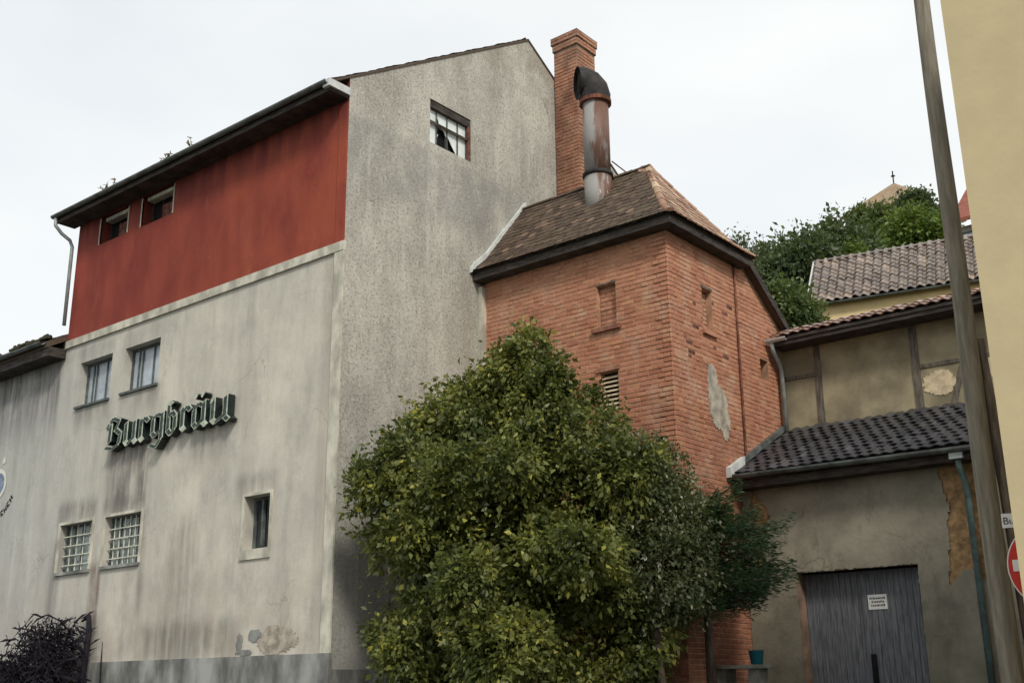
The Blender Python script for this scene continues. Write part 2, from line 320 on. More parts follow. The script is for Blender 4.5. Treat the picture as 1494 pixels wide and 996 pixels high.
def ragged(name, mat, parent, P, u0, u1, v0, v1, step, mask, thick, nvec):
    """a thin sheet made of small cells where mask(u,v) holds, with broken irregular edges and real thickness"""
    nu, nv = max(1, round((u1-u0)/step)), max(1, round((v1-v0)/step)); rr = random.Random(5); J = {}
    def pt(i, j):
        if (i, j) not in J:
            e = .38*step; ju = 0 if i in (0, nu) else rr.uniform(-e, e); jv = 0 if j in (0, nv) else rr.uniform(-e, e)
            J[i, j] = Vector(P(u0+(u1-u0)*i/nu+ju, v0+(v1-v0)*j/nv+jv))
        return J[i, j]
    on = {(i, j) for i in range(nu) for j in range(nv) if mask(u0+(i+.5)*(u1-u0)/nu, v0+(j+.5)*(v1-v0)/nv)}
    b = MB(); idx = {}; nn = Vector(nvec)*thick
    def vi(i, j, k):
        if (i, j, k) not in idx: idx[i, j, k] = len(b.v); b.v.append(tuple(pt(i, j)+nn*k))
        return idx[i, j, k]
    for i, j in on:
        b.f.append((vi(i, j, 1), vi(i+1, j, 1), vi(i+1, j+1, 1), vi(i, j+1, 1)))
        for di, dj, p, q in ((-1, 0, (i, j), (i, j+1)), (1, 0, (i+1, j), (i+1, j+1)), (0, -1, (i, j), (i+1, j)), (0, 1, (i, j+1), (i+1, j+1))):
            if (i+di, j+dj) not in on: b.f.append((vi(*p, 0), vi(*q, 0), vi(*q, 1), vi(*p, 1)))
    return b.build(name, mat, parent)
def wob(u, v, k=1.0, s=0.0):
    return (math.sin(u*7.1*k+s)+math.sin(v*9.3*k+1.7*s+u*3)+math.sin((u+v)*17*k+2.1+s)*.6+math.sin((u*1.3-v)*31*k+s)*.35)/2.95

# pieces (bricks, tiles): the best-seen 300 become objects that share mesh data, the rest one joined part
def score(p, n, area):
    d = CAM-p; L = d.length; return area*max(.02, d.dot(n)/L)/(L*L)
def pieces(name, mat, parent, items, limit=300, restname=None):
    """items: (meshkey, template MB, Matrix, score)"""
    items = sorted(items, key=lambda t: -t[3]); cache = {}
    for key, tm, mt, sc in items[:limit]:
        if key not in cache:
            me = bpy.data.meshes.new(name); me.from_pydata(tm.v, [], tm.f); me.materials.append(M[mat]); cache[key] = me
        o = bpy.data.objects.new(name, cache[key]); link(o, parent); o.matrix_basis = mt
    if len(items) > limit:
        b = MB()
        for key, tm, mt, sc in items[limit:]: b.mesh([mt @ Vector(v) for v in tm.v], tm.f)
        r = b.build(restname or name+'_courses', mat, parent); r['kind'] = 'stuff'
BT = {}
def brick_tm(L):
    k = round(L, 2)
    if k not in BT: 
        h, e = .0345, .006; l = k/2
        q = MB(); q.mesh([(-l,-.05,-h),(l,-.05,-h),(l,-.05,h),(-l,-.05,h),(-l,-e,-h),(l,-e,-h),(l,-e,h),(-l,-e,h),(-l+e,0,-h+e),(l-e,0,-h+e),(l-e,0,h-e),(-l+e,0,h-e)],
            [(0,1,5,4),(1,2,6,5),(2,3,7,6),(3,0,4,7),(4,5,9,8),(5,6,10,9),(6,7,11,10),(7,4,8,11),(8,9,10,11)]); BT[k] = q   # +y is outward face
    return k, BT[k]
def brick_face(items, o, u, n, L, z0, z1, ok, par=0, vis=lambda p: 1, proud=.009, lis=None, seed=1, holes=()):
    rr = random.Random(seed); u = Vector(u); n = Vector(n); o = Vector(o); k = 0; z = z0
    R = Matrix((u, n, u.cross(n))).transposed()
    if R.determinant() < 0: R = Matrix((-u, n, (-u).cross(n))).transposed()
    while z+.08 <= z1:
        step = .25 if (k+par) % 2 else .125; pos = -(.0625 if (k+par) % 4 == 3 else 0.0)
        while pos < L-.02:
            a, b = max(pos, 0)+.005, min(pos+step, L)-.005; pos += step
            for h0, h1, e0, e1 in holes:
                if e0-.03 < z+.0415 < e1+.03:
                    if a >= h0 and b <= h1: b = a
                    elif a < h0 < b: b = h0-.002
                    elif a < h1 < b: a = h1+.002
            if b-a < .03: continue
            uc = (a+b)/2; zc = z+.0415
            if not ok(uc, zc, (b-a)/2): continue
            pr = proud + rr.gauss(0, .0025) + (lis(uc) if lis else 0)
            pr += max(0, rr.gauss(-.006, .004))
            p = o + u*uc + n*pr; p.z = zc
            key, tm = brick_tm(b-a)
            mt = Matrix.Translation(p) @ (R @ Matrix.Rotation(rr.gauss(0, .008), 3, 'Y')).to_4x4()
            items.append((key, tm, mt, score(p, n, (b-a)*.07)*vis(p)))
        z += .083; k += 1
def pantile(w=.21, l=.36, amp=.03, k=8):
    q = MB(); xs = [w*(i/k-.5)*1.06 for i in range(k+1)]; prof = [amp*(.5+.5*math.cos(2*math.pi*(i/k-.30))) for i in range(k+1)]
    v = [(x, 0, z+.032) for x, z in zip(xs, prof)] + [(x, l, z+.006) for x, z in zip(xs, prof)] + [(x, .002, z+.010) for x, z in zip(xs, prof)]
    n = k+1; q.mesh(v, [(i, i+1, n+i+1, n+i) for i in range(k)] + [(2*n+i, 2*n+i+1, i+1, i) for i in range(k)]); return q
def flat_tile(w=.17, l=.30):
    q = MB(); h = w*.485; a = [(-h, .03), (-h*.6, .008), (0, 0), (h*.6, .008), (h, .03)]
    top = [(x, y, .030) for x, y in a] + [(h, l, .012), (-h, l, .012)]; bot = [(x, y, .014) for x, y in a]
    q.mesh(top+bot, [tuple(range(7)), (7, 8, 1, 0), (8, 9, 2, 1), (9, 10, 3, 2), (10, 11, 4, 3)]); return q
def tile_field(items, key, tm, o, u, v, L, H, w, l, ok=lambda a, b: True, stagger=False, lift=0.0, jit=.01, seed=3):
    rr = random.Random(seed); o, u, v = Vector(o), Vector(u).normalized(), Vector(v).normalized(); n = u.cross(v)
    if n.z < 0: n = -n
    R = Matrix((u, v, n)).transposed(); rows = int(H/l+.5); cols = int(L/w+1)
    for j in range(rows):
        for i in range(cols):
            a = (i+.5+(.5 if stagger and j % 2 else 0))*w; b = j*l
            if a > L or not ok(a, b+l/2): continue
            p = o + u*(a+rr.gauss(0, jit*.4)) + v*(b+rr.gauss(0, jit)) + n*(lift+rr.gauss(0, jit*.25))
            items.append((key, tm, Matrix.Translation(p) @ (R @ Matrix.Rotation(rr.gauss(0, .02), 3, 'Z') @ Matrix.Rotation(rr.gauss(0, .018), 3, 'X')).to_4x4(), score(p, n, w*l)))
def gutter(name, mat, parent, p0, p1, r=.07, out=(0, -1, 0)):
    p0, p1, o = Vector(p0), Vector(p1), Vector(out); b = MB(); k = 8; ring = []
    for rr_, sgn in ((r, 1), (r-.008, -1)):
        for i in range(k+1)[::sgn]:
            t = math.pi*i/k; ring.append(o*(math.cos(t)*rr_) + Vector((0, 0, -math.sin(t)*rr_)))
    return b.prism([p0+q for q in ring], p1-p0).build(name, mat, parent)
def window(parent, ax, c, u0, u1, z0, z1, inn, depth, glass, frame, fw=.05, mull=(), bars=None, name='window'):
    """frame as the window part, panes below it; each pane one child"""
    P = (lambda u, z, d: (u, c+d*inn, z)) if ax == 'y' else (lambda u, z, d: (c+d*inn, u, z))
    b = MB(); d0, d1 = depth-.07, depth-.012
    def bar(a0, a1, b0, b1, e0=d0, e1=d1): p, q = P(a0, b0, e0), P(a1, b1, e1); b.box(tuple(map(min, p, q)), tuple(map(max, p, q)))
    bar(u0, u1, z0, z0+fw); bar(u0, u1, z1-fw, z1); bar(u0, u0+fw, z0+fw, z1-fw); bar(u1-fw, u1, z0+fw, z1-fw)
    edges = [u0+fw] + [u0+(u1-u0)*t for t in mull] + [u1-fw]
    for t in edges[1:-1]: bar(t-.016, t+.016, z0+fw, z1-fw, d0+.006)
    f = b.build(name, frame, parent)
    for a, e in zip(edges, edges[1:]):
        q = MB(); p, r = P(a, z0+fw, depth-.035), P(e, z1-fw, depth-.030); q.box(tuple(map(min, p, r)), tuple(map(max, p, r))); q.build('pane', glass, f)
    return f

def gz(x, y):
    sm = lambda t: 0 if t < 0 else 1 if t > 1 else t*t*(3-2*t)
    h = 1.0*sm((y+1)/5) + 6.5*sm((y-9)/9) + 11*sm((y-17)/28)
    side = sm((x+34)/18)*(1-.6*sm((x-20)/30))
    return h*side*(1-.75*sm((y-90)/200))

# ------------------------------------------------------------------ setting
gx = sorted(set([-1500, -700, -300, -150, -90, -60] + list(range(-44, 50, 2)) + [60, 90, 150, 300, 700, 1500]))
gy = sorted(set([-1500, -700, -300, -100, -50] + list(range(-30, 70, 2)) + [80, 100, 150, 220, 300, 700, 1500]))
b = MB(); b.v = [(x, y, gz(x, y)-.02) for y in gy for x in gx]; nx = len(gx)
b.f = [(j*nx+i, j*nx+i+1, (j+1)*nx+i+1, (j+1)*nx+i) for j in range(len(gy)-1) for i in range(nx-1)]
g = b.build('ground', 'soil', smooth=True); g['kind'] = 'structure'
r = bx('road', 'asphalt', None, (-80, -16, -.015), (80, -3.0, -.004)); r['kind'] = 'structure'
r = bx('pavement', 'paving', None, (-80, -3.0, -.015), (11.2, -1.25, .12)); r['kind'] = 'structure'
b = MB(); ys = [-1.25, 0, 1, 2, 3, 4, 5.6]
for y0, y1 in zip(ys, ys[1:]):
    for x0, x1 in ((.0, 3), (3, 6), (6, 9), (9, 11.2)): b.poly([(x0, y0, gz(x0, y0)+.02), (x1, y0, gz(x1, y0)+.02), (x1, y1, gz(x1, y1)+.02), (x0, y1, gz(x0, y1)+.02)])
r = b.build('yard', 'paving'); r['kind'] = 'structure'

# ------------------------------------------------------------------ brewery building (white front, red storey, grey gable)
XL = -8.85
br = thing('brewery_building', (-4.4, 5, 0), 'tall brewery building with stained pale front, red top storey and grey gable', 'building')
up = [(-8.19, -6.97, 7.30, 8.27), (-6.50, -5.27, 7.31, 8.26)]
lo = [(-8.29, -7.09, 3.89, 4.85), (-6.63, -5.40, 3.90, 4.85)]
sm_ = (-2.29, -1.60, 3.87, 4.77)
MB().panel('y', 0, XL, 0, 0, 8.8, [(*q, .24) for q in up] + [(*q, .20) for q in lo] + [(*sm_, .26)]).build('front_wall', 'facade', br)
rw = [(-7.95, -6.88, 10.90, 11.56), (-6.36, -5.24, 10.88, 11.58)]
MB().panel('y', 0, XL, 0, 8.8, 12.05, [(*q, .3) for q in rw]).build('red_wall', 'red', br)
gw = (2.05, 3.22, 11.53, 12.45)
b = MB().panel('x', 0, 0, 10.2, 0, 12.0, [(2.05, 3.22, 11.53, 12.0, .16)], inn=-1)
zr = lambda y: 12.02+3.15*(1-abs(y-5.1)/5.1)
b.poly([(0, 0, 12), (0, 2.05, 12), (0, 2.05, zr(2.05)), (0, 0, zr(0))]); b.poly([(0, 2.05, 12.45), (0, 3.22, 12.45), (0, 3.22, zr(3.22)), (0, 2.05, zr(2.05))])
b.poly([(0, 3.22, 12), (0, 10.2, 12), (0, 10.2, zr(10.2)), (0, 5.1, zr(5.1)), (0, 3.22, zr(3.22))])
b.poly([(0, 2.05, 12), (0, 2.05, 12.45), (-.16, 2.05, 12.45), (-.16, 2.05, 12)]); b.poly([(0, 3.22, 12), (0, 3.22, 12.45), (-.16, 3.22, 12.45), (-.16, 3.22, 12)])
b.poly([(0, 2.05, 12.45), (0, 3.22, 12.45), (-.16, 3.22, 12.45), (-.16, 2.05, 12.45)])
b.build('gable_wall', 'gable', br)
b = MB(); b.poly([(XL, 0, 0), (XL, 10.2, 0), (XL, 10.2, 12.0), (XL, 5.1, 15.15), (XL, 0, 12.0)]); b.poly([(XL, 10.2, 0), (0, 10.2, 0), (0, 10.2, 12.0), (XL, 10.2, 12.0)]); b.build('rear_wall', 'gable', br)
for q in up:
    window(br, 'y', 0, *q, 1, .24, 'glass_white', 'frame_grey', .05, (.20, .30, .62))
    bx('window_sill', 'frame_grey', br, (q[0]-.03, -.05, q[2]-.035), (q[1]+.03, .2, q[2]+.012))
for q in rw:
    w_ = window(br, 'y', 0, *q, 1, .3, 'black', 'wood_dark', .06, (.35,))
    bx('lintel', 'trim', br, (q[0]+.1, .05, q[3]-.13), (q[1]-.05, .22, q[3]-.05))
    bx('shutter', 'brick_reveal', br, (q[0]+(q[1]-q[0])*.42, .18, q[2]+.02), (q[1]-.03, .22, q[2]+.42))
    for xx in (q[0]-.03, q[1]): bx('jamb_strip', 'trim', br, (xx, -.012, q[2]+.0), (xx+.03, .03, q[3]-.05))
def surround(q, t=.055):
    b = MB(); a, e, z0, z1 = q; b.box((a-t, -.03, z1+.002), (e+t, -.001, z1+t)); b.box((a-t, -.03, z0), (a-.002, -.001, z1+.002)); b.box((e+.002, -.03, z0), (e+t, -.001, z1+.002))
    return b.build('window_surround', 'trim', br)
for k, q in enumerate(lo):
    w_ = window(br, 'y', 0, *q, 1, .20, 'glass_green', 'frame_grey', .045, (.25, .5, .75)); surround(q)
    bx('window_sill', 'plinth', br, (q[0]-.04, -.05, q[2]-.05), (q[1]+.04, .15, q[2]+.01))
    for i in range(1, 5 if k == 0 else 7):
        xx = q[0]+(q[1]-q[0])*i/(5 if k == 0 else 7); bx('bar', 'frame_white', w_, (xx-.008, .095, q[2]+.02), (xx+.008, .111, q[3]-.02))
    for i in range(1, 5):
        zz = q[2]+(q[3]-q[2])*(i-.2)/5; bx('bar', 'frame_white', w_, (q[0]+.02, .075, zz-.009), (q[1]-.02, .093, zz+.009))
w_ = window(br, 'y', 0, *sm_, 1, .26, 'glass_dark', 'frame_grey', .05, (.4,)); surround(sm_, .05)
bx('casement', 'frame_grey', w_, (-2.0, .13, 3.93), (-1.96, .185, 4.71))
bx('sill_block', 'trim', br, (-2.36, -.03, 3.70), (-1.55, .1, 3.868))
# gable window with broken panes
wy0, wy1, wz0, wz1 = gw
f_ = MB(); X0, X1 = -.13, -.07
for a_, b_ in (((X0, wy0, wz0), (X1, wy1, wz0+.03)), ((X0, wy0, wz1-.05), (X1, wy1, wz1)), ((X0, wy0, wz0+.03), (X1, wy0+.03, wz1-.05)), ((X0, wy1-.07, wz0+.03), (X1, wy1, wz1-.05)),
    ((X0, 2.30, wz0+.03), (X1, 2.322, wz1-.05)), ((X0, 2.60, wz0+.03), (X1, 2.622, wz1-.05)), ((X0, 2.90, wz0+.03), (X1, 2.922, wz1-.05))): f_.box(a_, b_)
f_ = f_.build('window', 'frame_grey', br); f_['label'] = 'gable window with broken white panes'
xg = -.10
for poly in ([(2.08, 11.56), (2.30, 11.56), (2.30, 12.40), (2.08, 12.40)],
             [(2.322, 12.05), (2.36, 12.18), (2.42, 12.0), (2.52, 11.97), (2.60, 11.86), (2.60, 12.40), (2.322, 12.40)], [(2.322, 11.80), (2.38, 11.84), (2.33, 11.72), (2.322, 11.70)],
             [(2.622, 11.92), (2.74, 11.76), (2.90, 11.57), (2.90, 12.40), (2.622, 12.40)], [(2.922, 11.56), (3.15, 11.56), (3.15, 12.40), (2.922, 12.40)]):
    MB().prism([(xg, y, z) for y, z in poly], (.006, 0, 0)).build('pane', 'glass_pale', f_)
MB().poly([(-.158, wy0, wz0), (-.158, wy1, wz0), (-.158, wy1, wz1), (-.158, wy0, wz1)]); bx('dark_room', 'black', br, (-.5, wy0-.05, wz0-.05), (-.162, wy1+.05, wz1+.05))
bx('lintel', 'wood_dark', br, (-.12, wy0, wz1-.16), (-.02, wy1, wz1-.002)); bx('jamb', 'brick_reveal', br, (-.05, wy1-.07, wz0), (-.004, wy1-.003, wz1-.165))
# trim, plinth
bx('storey_band', 'trim', br, (XL, -.045, 8.71), (.02, .02, 8.875))
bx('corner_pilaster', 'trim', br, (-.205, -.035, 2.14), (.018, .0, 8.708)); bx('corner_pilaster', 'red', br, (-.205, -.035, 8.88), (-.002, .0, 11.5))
bx('plinth', 'plinth', br, (-6.68, -.05, 0), (.03, .02, 2.14)); bx('plinth', 'plinth', br, (.0, .021, 0), (.035, 3.5, 1.9))
def peel(u, v): d = ((u+1.30)/.52)**2+((v-2.36)/.22)**2; return d+wob(u, v, 1, 2)*.35 < 1
ragged('bare_patch', 'bare_plaster', br, lambda u, v: (u, -.001, v), -2.0, -.6, 2.15, 2.75, .035, peel, .008, (0, -1, 0))
def peel2(u, v): return min(((u+2.22)/.09)**2+((v-2.36)/.15)**2, ((u+1.83)/.16)**2+((v-2.46)/.10)**2, ((u+2.10)/.2)**2+((v-2.2)/.05)**2)+wob(u, v, 2, 1)*.5 < .9
ragged('damp_patch', 'plinth', br, lambda u, v: (u, -.010, v), -2.5, -1.5, 2.15, 2.7, .03, peel2, .006, (0, -1, 0))
# roof
EY, EZ = -.42, 11.68; sl_ = (15.17-12.02)/5.1
rf = MB(); th = .05
RYE = -.45; zt = lambda y: 12.035+sl_*(y if y <= 5.1 else 10.2-y)
rf.prism([(XL-.28, RYE, zt(RYE)), (XL-.28, 5.1, zt(5.1)), (XL-.28, 10.65, zt(10.65)), (XL-.28, 10.65, zt(10.65)-th), (XL-.28, 5.1, zt(5.1)-th), (XL-.28, RYE, zt(RYE)-th)], (8.85+.28+.02, 0, 0))
roof = rf.build('roof', 'tile_old', br)
bx('soffit', 'wood_dark', br, (XL-.22, -.40, 11.58), (-.02, -.005, 11.63)); bx('fascia', 'wood_dark', br, (XL-.24, -.43, 11.575), (-.02, -.402, 11.74))
bx('eave_return', 'zinc_pale', br, (-.14, -.50, 11.63), (.03, -.005, 11.77))
gutter('gutter', 'zinc_dark', br, (XL-.30, -.50, 11.74), (-.02, -.50, 11.74), .062)
it = []; tm = flat_tile(.2, .34)
tile_field(it, 'verge', tm, (-.22, RYE, zt(RYE)+.0), (1, 0, 0), (0, 1, sl_), .30, 6.45, .2, .22, jit=.022, seed=9)
pieces('verge_tile', 'tile_old', roof, it)
it = []; tile_field(it, 'v2', tm, (-.22, 10.6, zt(10.6)), (1, 0, 0), (0, -1, sl_), .30, 6.45, .2, .22, jit=.02, seed=19); pieces('verge_tile', 'tile_old', roof, it)
it = []; tile_field(it, 'e', tm, (XL-.26, RYE-.03, zt(RYE)-.01), (1, 0, 0), (0, 1, sl_), 8.9, .2, .2, .2, jit=.012, seed=10); pieces('eave_tile', 'tile_old', roof, it)
tb('downpipe', 'zinc', br, [(XL-.16, -.50, 11.66), (XL-.16, -.49, 11.50), (XL-.13, -.34, 11.34), (XL-.08, -.16, 11.22), (XL-.06, -.10, 11.08), (XL-.06, -.09, 9.25)], .04)

# ------------------------------------------------------------------ annex on the left
an = thing('annex_building', (-13, 4, 0), 'low pale annex with dark overhanging eave, joined to the white brewery front', 'building')
MB().panel('y', .02, -19, XL-.004, 0, 8.95).build('front_wall', 'facade', an)
b = MB(); b.poly([(-19, .02, 0), (-19, 8, 0), (-19, 8, 8.9), (-19, 4, 11.2), (-19, .02, 8.9)]); b.poly([(-19, 8, 0), (XL, 8, 0), (XL, 8, 8.9), (-19, 8, 8.9)]); b.build('rear_wall', 'facade', an)
ar = MB().prism([(-19.3, -.42, 8.82), (-19.3, 4, 11.3), (-19.3, 8.4, 8.8), (-19.3, 8.4, 8.68), (-19.3, 4, 11.18), (-19.3, -.42, 8.68)], (10.44, 0, 0)).build('roof', 'tile_old', an)
bx('fascia', 'wood_dark', an, (-19.2, -.40, 8.50), (XL-.006, .016, 8.70))
it = []; tile_field(it, 'a', flat_tile(.2, .34), (-15, -.46, 8.80), (1, 0, 0), (0, 1, .56), 6.1, .6, .2, .2, jit=.02, seed=12); pieces('roof_tile', 'tile_old', ar, it)
gutter('gutter', 'zinc_dark', an, (-19.2, -.50, 8.80), (XL-.12, -.50, 8.80), .07)
for k, (x, s) in enumerate(((-10.3, .20), (-9.95, .24), (-9.6, .15), (-9.1, .17), (-11.2, .12))):
    b = MB()
    for q in range(60):
        a_ = random.uniform(0, 6.28); rr_ = random.random()**.5*s; h = (s-rr_)*.7; p = Vector((x+math.cos(a_)*rr_*1.3, -.36+math.sin(a_)*rr_*.5, 8.88+h*random.random()))
        e = .035; b.prism([p+Vector((-e, -e, 0)), p+Vector((e, -e*.4, .01)), p+Vector((0, e, 0))], (random.uniform(-.02, .02), 0, .05))
    b.build('moss_clump', 'moss', ar)
def ring(cx, cz, r0, r1, y, n=40):
    b = MB(); v = []; 
    for i in range(n):
        t = 2*math.pi*i/n; c, s = math.cos(t), math.sin(t); v += [(cx+c*r0, y, cz+s*r0), (cx+c*r1, y, cz+s*r1)]
    return b.mesh(v, [(2*i, 2*i+1, (2*i+3) % (2*n), (2*i+2) % (2*n)) for i in range(n)])
em = MB().poly([(-11.22+math.cos(t*.157)*.28, .012, 6.05+math.sin(t*.157)*.28) for t in range(40)]) 
b = MB(); b.poly([(-11.2+math.cos(t*.157)*.27, .012, 6.05+math.sin(t*.157)*.27) for t in range(40)]); em = b.build('emblem_disc', 'emblem_blue', an); em['label'] = 'round blue emblem with white rim painted on the wall'
ring(-11.2, 6.05, .25, .34, .008).build('emblem_rim', 'emblem_white', em)
b = MB(); b.poly([(-11.13, .008, 6.48), (-11.0, .008, 6.52), (-11.03, .008, 6.66), (-11.12, .008, 6.60)]); b.build('emblem_crown', 'emblem_white', em)
for k, a_ in enumerate((-.55, -.75, -.95, -1.15)):    # worn, unreadable lettering set on an arc
    cx, cz = -11.2+.74*math.cos(a_), 6.05+.74*math.sin(a_); t = a_+math.pi/2; e1 = Vector((math.cos(t), 0, math.sin(t))); e2 = Vector((-math.sin(t), 0, math.cos(t))); p = Vector((cx, .012, cz)); b = MB()
    def st(a0, b0, a1, b1, h=.018):
        d = (e1*(a1-a0)+e2*(b1-b0)); n_ = Vector((-d.z, 0, d.x)).normalized()*h; q0 = p+e1*a0+e2*b0; b.poly([q0-n_, q0+n_, q0+d+n_, q0+d-n_])
    st(-.045, -.06, -.045, .06); st(.045, -.06, .045, .06) if k % 2 == 0 else st(-.045, .06, .05, .055); st(-.045, 0, .045, 0 if k % 2 == 0 else -.05)
    b.build('letter', 'ink', em)

# ------------------------------------------------------------------ blackletter sign
sg = thing('sign_lettering', (-4.65, -.1, 6.15), 'dark green raised blackletter sign reading Burgbräu on the stained pale front', 'sign')
LET = [('B', -6.63, [[(.08, .50), (.22, .62), (.44, .54), (.34, .38)], [(.34, .38), (.52, .27), (.48, .07), (.28, .0), (.04, .05)], [(.17, .48), (.15, .14)], [(.02, .42), (.12, .52)]], 'b'),
 ('u', -6.0, 0, 'u'), ('r', -5.49, 0, 'r'), ('g', -5.1, 0, 'g'), ('b', -4.60, 0, 'l'), ('r', -4.15, 0, 'r'), ('a', -3.80, 0, 'a'), ('u', -3.24, 0, 'w')]
SH = {'u': [[(.07, .45), (.07, .09), (.15, .02)], [(.15, .02), (.33, .12)], [(.36, .45), (.36, .09), (.44, .02)]],
 'r': [[(.07, .45), (.07, .09), (.15, .02)], [(.09, .37), (.22, .46)], [(.22, .46), (.31, .38)]],
 'g': [[(.08, .39), (.08, .12), (.17, .04)], [(.08, .39), (.22, .46), (.36, .42)], [(.17, .04), (.34, .14)], [(.38, .46), (.38, -.03), (.24, -.17), (.05, -.11)]],
 'l': [[(.08, .63), (.08, .10), (.18, .01)], [(.18, .01), (.30, .10), (.30, .34), (.20, .43), (.10, .35)], [(.08, .63), (.18, .58)]],
 'a': [[(.08, .36), (.08, .10), (.17, .02)], [(.08, .36), (.22, .46), (.34, .40)], [(.37, .46), (.37, .09), (.46, .02)], [(.17, .02), (.36, .14)], [(.10, .57), (.16, .63)], [(.30, .57), (.36, .63)]],
 'w': [[(.08, .46), (.08, .09), (.17, .02)], [(.17, .02), (.42, .12)], [(.45, .46), (.45, .09), (.55, .02)], [(.02, .40), (.08, .46)]]}
NIB = Vector((.115, 0, .055))
for ch, x0, shp, key in LET:
    body, rim, face = MB(), MB(), MB(); k = 0
    for stroke in (shp or SH[key]):
        for p, q in zip(stroke, stroke[1:]):
            P_, Q_ = Vector((x0+p[0], 0, 6.15+p[1])), Vector((x0+q[0], 0, 6.15+q[1])); d = (Q_-P_); dn = d.normalized()
            nb = NIB.copy(); perp = Vector((-dn.z, 0, dn.x))
            if abs(nb.dot(perp)) < .045: nb = perp*.05
            P2, Q2 = P_-dn*.008, Q_+dn*.008; off = .0015*k; k += 1
            def quad(s, e, y): return [Vector((v.x, y, v.z)) for v in (P2+dn*e-nb*s/2, P2+dn*e+nb*s/2, Q2-dn*e+nb*s/2, Q2-dn*e-nb*s/2)]
            body.prism(quad(1, 0, -.02), (0, -.15-off, 0)); rim.prism(quad(1.06, -.003, -.1702-off), (0, -.012, 0))
            if d.length > .12: face.prism(quad(.70, .018, -.176-off), (0, -.012, 0))
    l_ = body.build('letter', 'sign_green', sg); rim.build('letter_rim', 'sign_rim', l_)
    if face.v: face.build('letter_face', 'sign_face', l_)
b = MB(); b.box((-6.5, -.05, 6.24), (-2.75, -.022, 6.27)); b.box((-6.5, -.05, 6.48), (-2.75, -.022, 6.51))
for x in np.arange(-6.4, -2.7, .6): b.box((x, -.022, 6.22), (x+.03, .0, 6.53))
b.build('mounting_rail', 'sign_green', sg)

# ------------------------------------------------------------------ brick tower
TY, TX, TT = 3.56, 4.16, 9.08
tw = thing('brick_tower', (2.1, 5.6, 1), 'orange brick tower with hipped tile roof and bricked-up openings', 'tower')
n1, n2 = (2.68, 3.08, 7.59, 8.37), (2.70, 3.07, 6.07, 6.78)
n3, n4 = (4.64, 4.98, 7.53, 8.31), (6.67, 6.99, 7.06, 7.45)
b = MB().panel('y', TY, .0, TX, .6, TT, [(*n1, .10), (*n2, .14)], inn=1)
b.panel('x', TX, TY, 8.0, .6, 7.9, [(*n3, .12), (*n4, .25)], inn=-1) if False else None
b.panel('x', TX, TY, 7.46, .6, 8.31, [(*n3, .12), (*n4, .25)], inn=-1)
b.poly([(TX, TY, 8.31), (TX, 7.46, 8.31), (TX, 6.2, 9.2), (TX, 6.0, TT), (TX, TY, TT)])
b.poly([(0, 8, .6), (TX, 8, .6), (TX, 8, 8.0), (0, 8, 8.0)]); b.poly([(TX, 7.46, .6), (TX, 8, .6), (TX, 8, 7.95), (TX, 7.46, 8.31)])
b.build('wall_core', 'mortar', tw)
rake = lambda y: TT if y < 6.05 else 9.30-(y-6.05)*.69
inside = lambda u, z, hw, h: h[0]-hw < u < h[1]+hw and h[2]-.02 < z < h[3]+.02
def ok_l(u, z, hw): return True
PIT = []
pits = {(round(random.uniform(3.9, 5.7), 2), round(random.uniform(6.9, 8.3), 2)) for _ in range(12)}
def patch_d(y, z): return min(((y-a_)/r0)**2+((z-c0)/r1)**2 for a_, c0, r0, r1 in ((4.82, 6.62, .17, .30), (4.94, 6.32, .30, .32), (5.04, 6.02, .28, .26), (5.14, 5.80, .12, .18), (4.80, 6.12, .14, .14))) + wob(y, z, 1.6, 1)*.45
def ok_r(u, z, hw):
    y = TY+u
    if z > rake(y+hw)-.06: return False
    if y > 7.40: return False
    if any(abs(y-a) < hw and abs(z-c) < .042 for a, c in pits): PIT.append((y, z, hw)); return False
    return True
it = []
brick_face(it, (0, TY, 0), (1, 0, 0), (0, -1, 0), TX+.008, 1.0, TT-.02, ok_l, 0, lambda p: 1 if p.z > 6.4-.3*p.x*.2 else .02, lis=lambda u: .014 if u > TX-.27 else 0, seed=2, holes=(n1, n2))
brick_face(it, (TX, TY, 0), (0, 1, 0), (1, 0, 0), 3.9, 1.0, 9.35, ok_r, 1, lambda p: 1 if p.z > 5.6 and p.y < 6.6 else .05, seed=3, holes=[(h[0]-TY, h[1]-TY, h[2], h[3]) for h in (n3, n4)])
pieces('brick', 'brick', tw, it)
for y, z, hw in PIT[:15]: bx('broken_brick', 'brick_reveal', tw, (TX-.03, y-hw*.9, z-.034), (TX+random.uniform(.001, .004), y+hw*.9, z+.034))
def niche(nm, h, ax, dep):
    it = []
    if ax == 'y': brick_face(it, (h[0], TY+dep, 0), (1, 0, 0), (0, -1, 0), h[1]-h[0], h[2], h[3]+.02, lambda u, z, w: True, 1, seed=5)
    else: brick_face(it, (TX-dep, h[0], 0), (0, 1, 0), (1, 0, 0), h[1]-h[0], h[2], h[3]+.02, lambda u, z, w: True, 1, seed=6)
    back = MB()
    if ax == 'y': back.poly([(h[0], TY+dep, h[2]), (h[1], TY+dep, h[2]), (h[1], TY+dep, h[3]), (h[0], TY+dep, h[3])])
    else: back.poly([(TX-dep, h[0], h[2]), (TX-dep, h[1], h[2]), (TX-dep, h[1], h[3]), (TX-dep, h[0], h[3])])
    p = back.build(nm, 'mortar_dark', tw); pieces('brick', 'brick', p, it); return p
niche('bricked_up_window', n1, 'y', .098); niche('bricked_up_window', n3, 'x', .118)
bx('window_sill', 'brick_sooty', tw, (2.58, TY-.07, 7.51), (3.18, TY+.09, 7.588)); bx('window_sill', 'brick_sooty', tw, (TX-.10, 4.58, 7.45), (TX+.06, 5.04, 7.528))
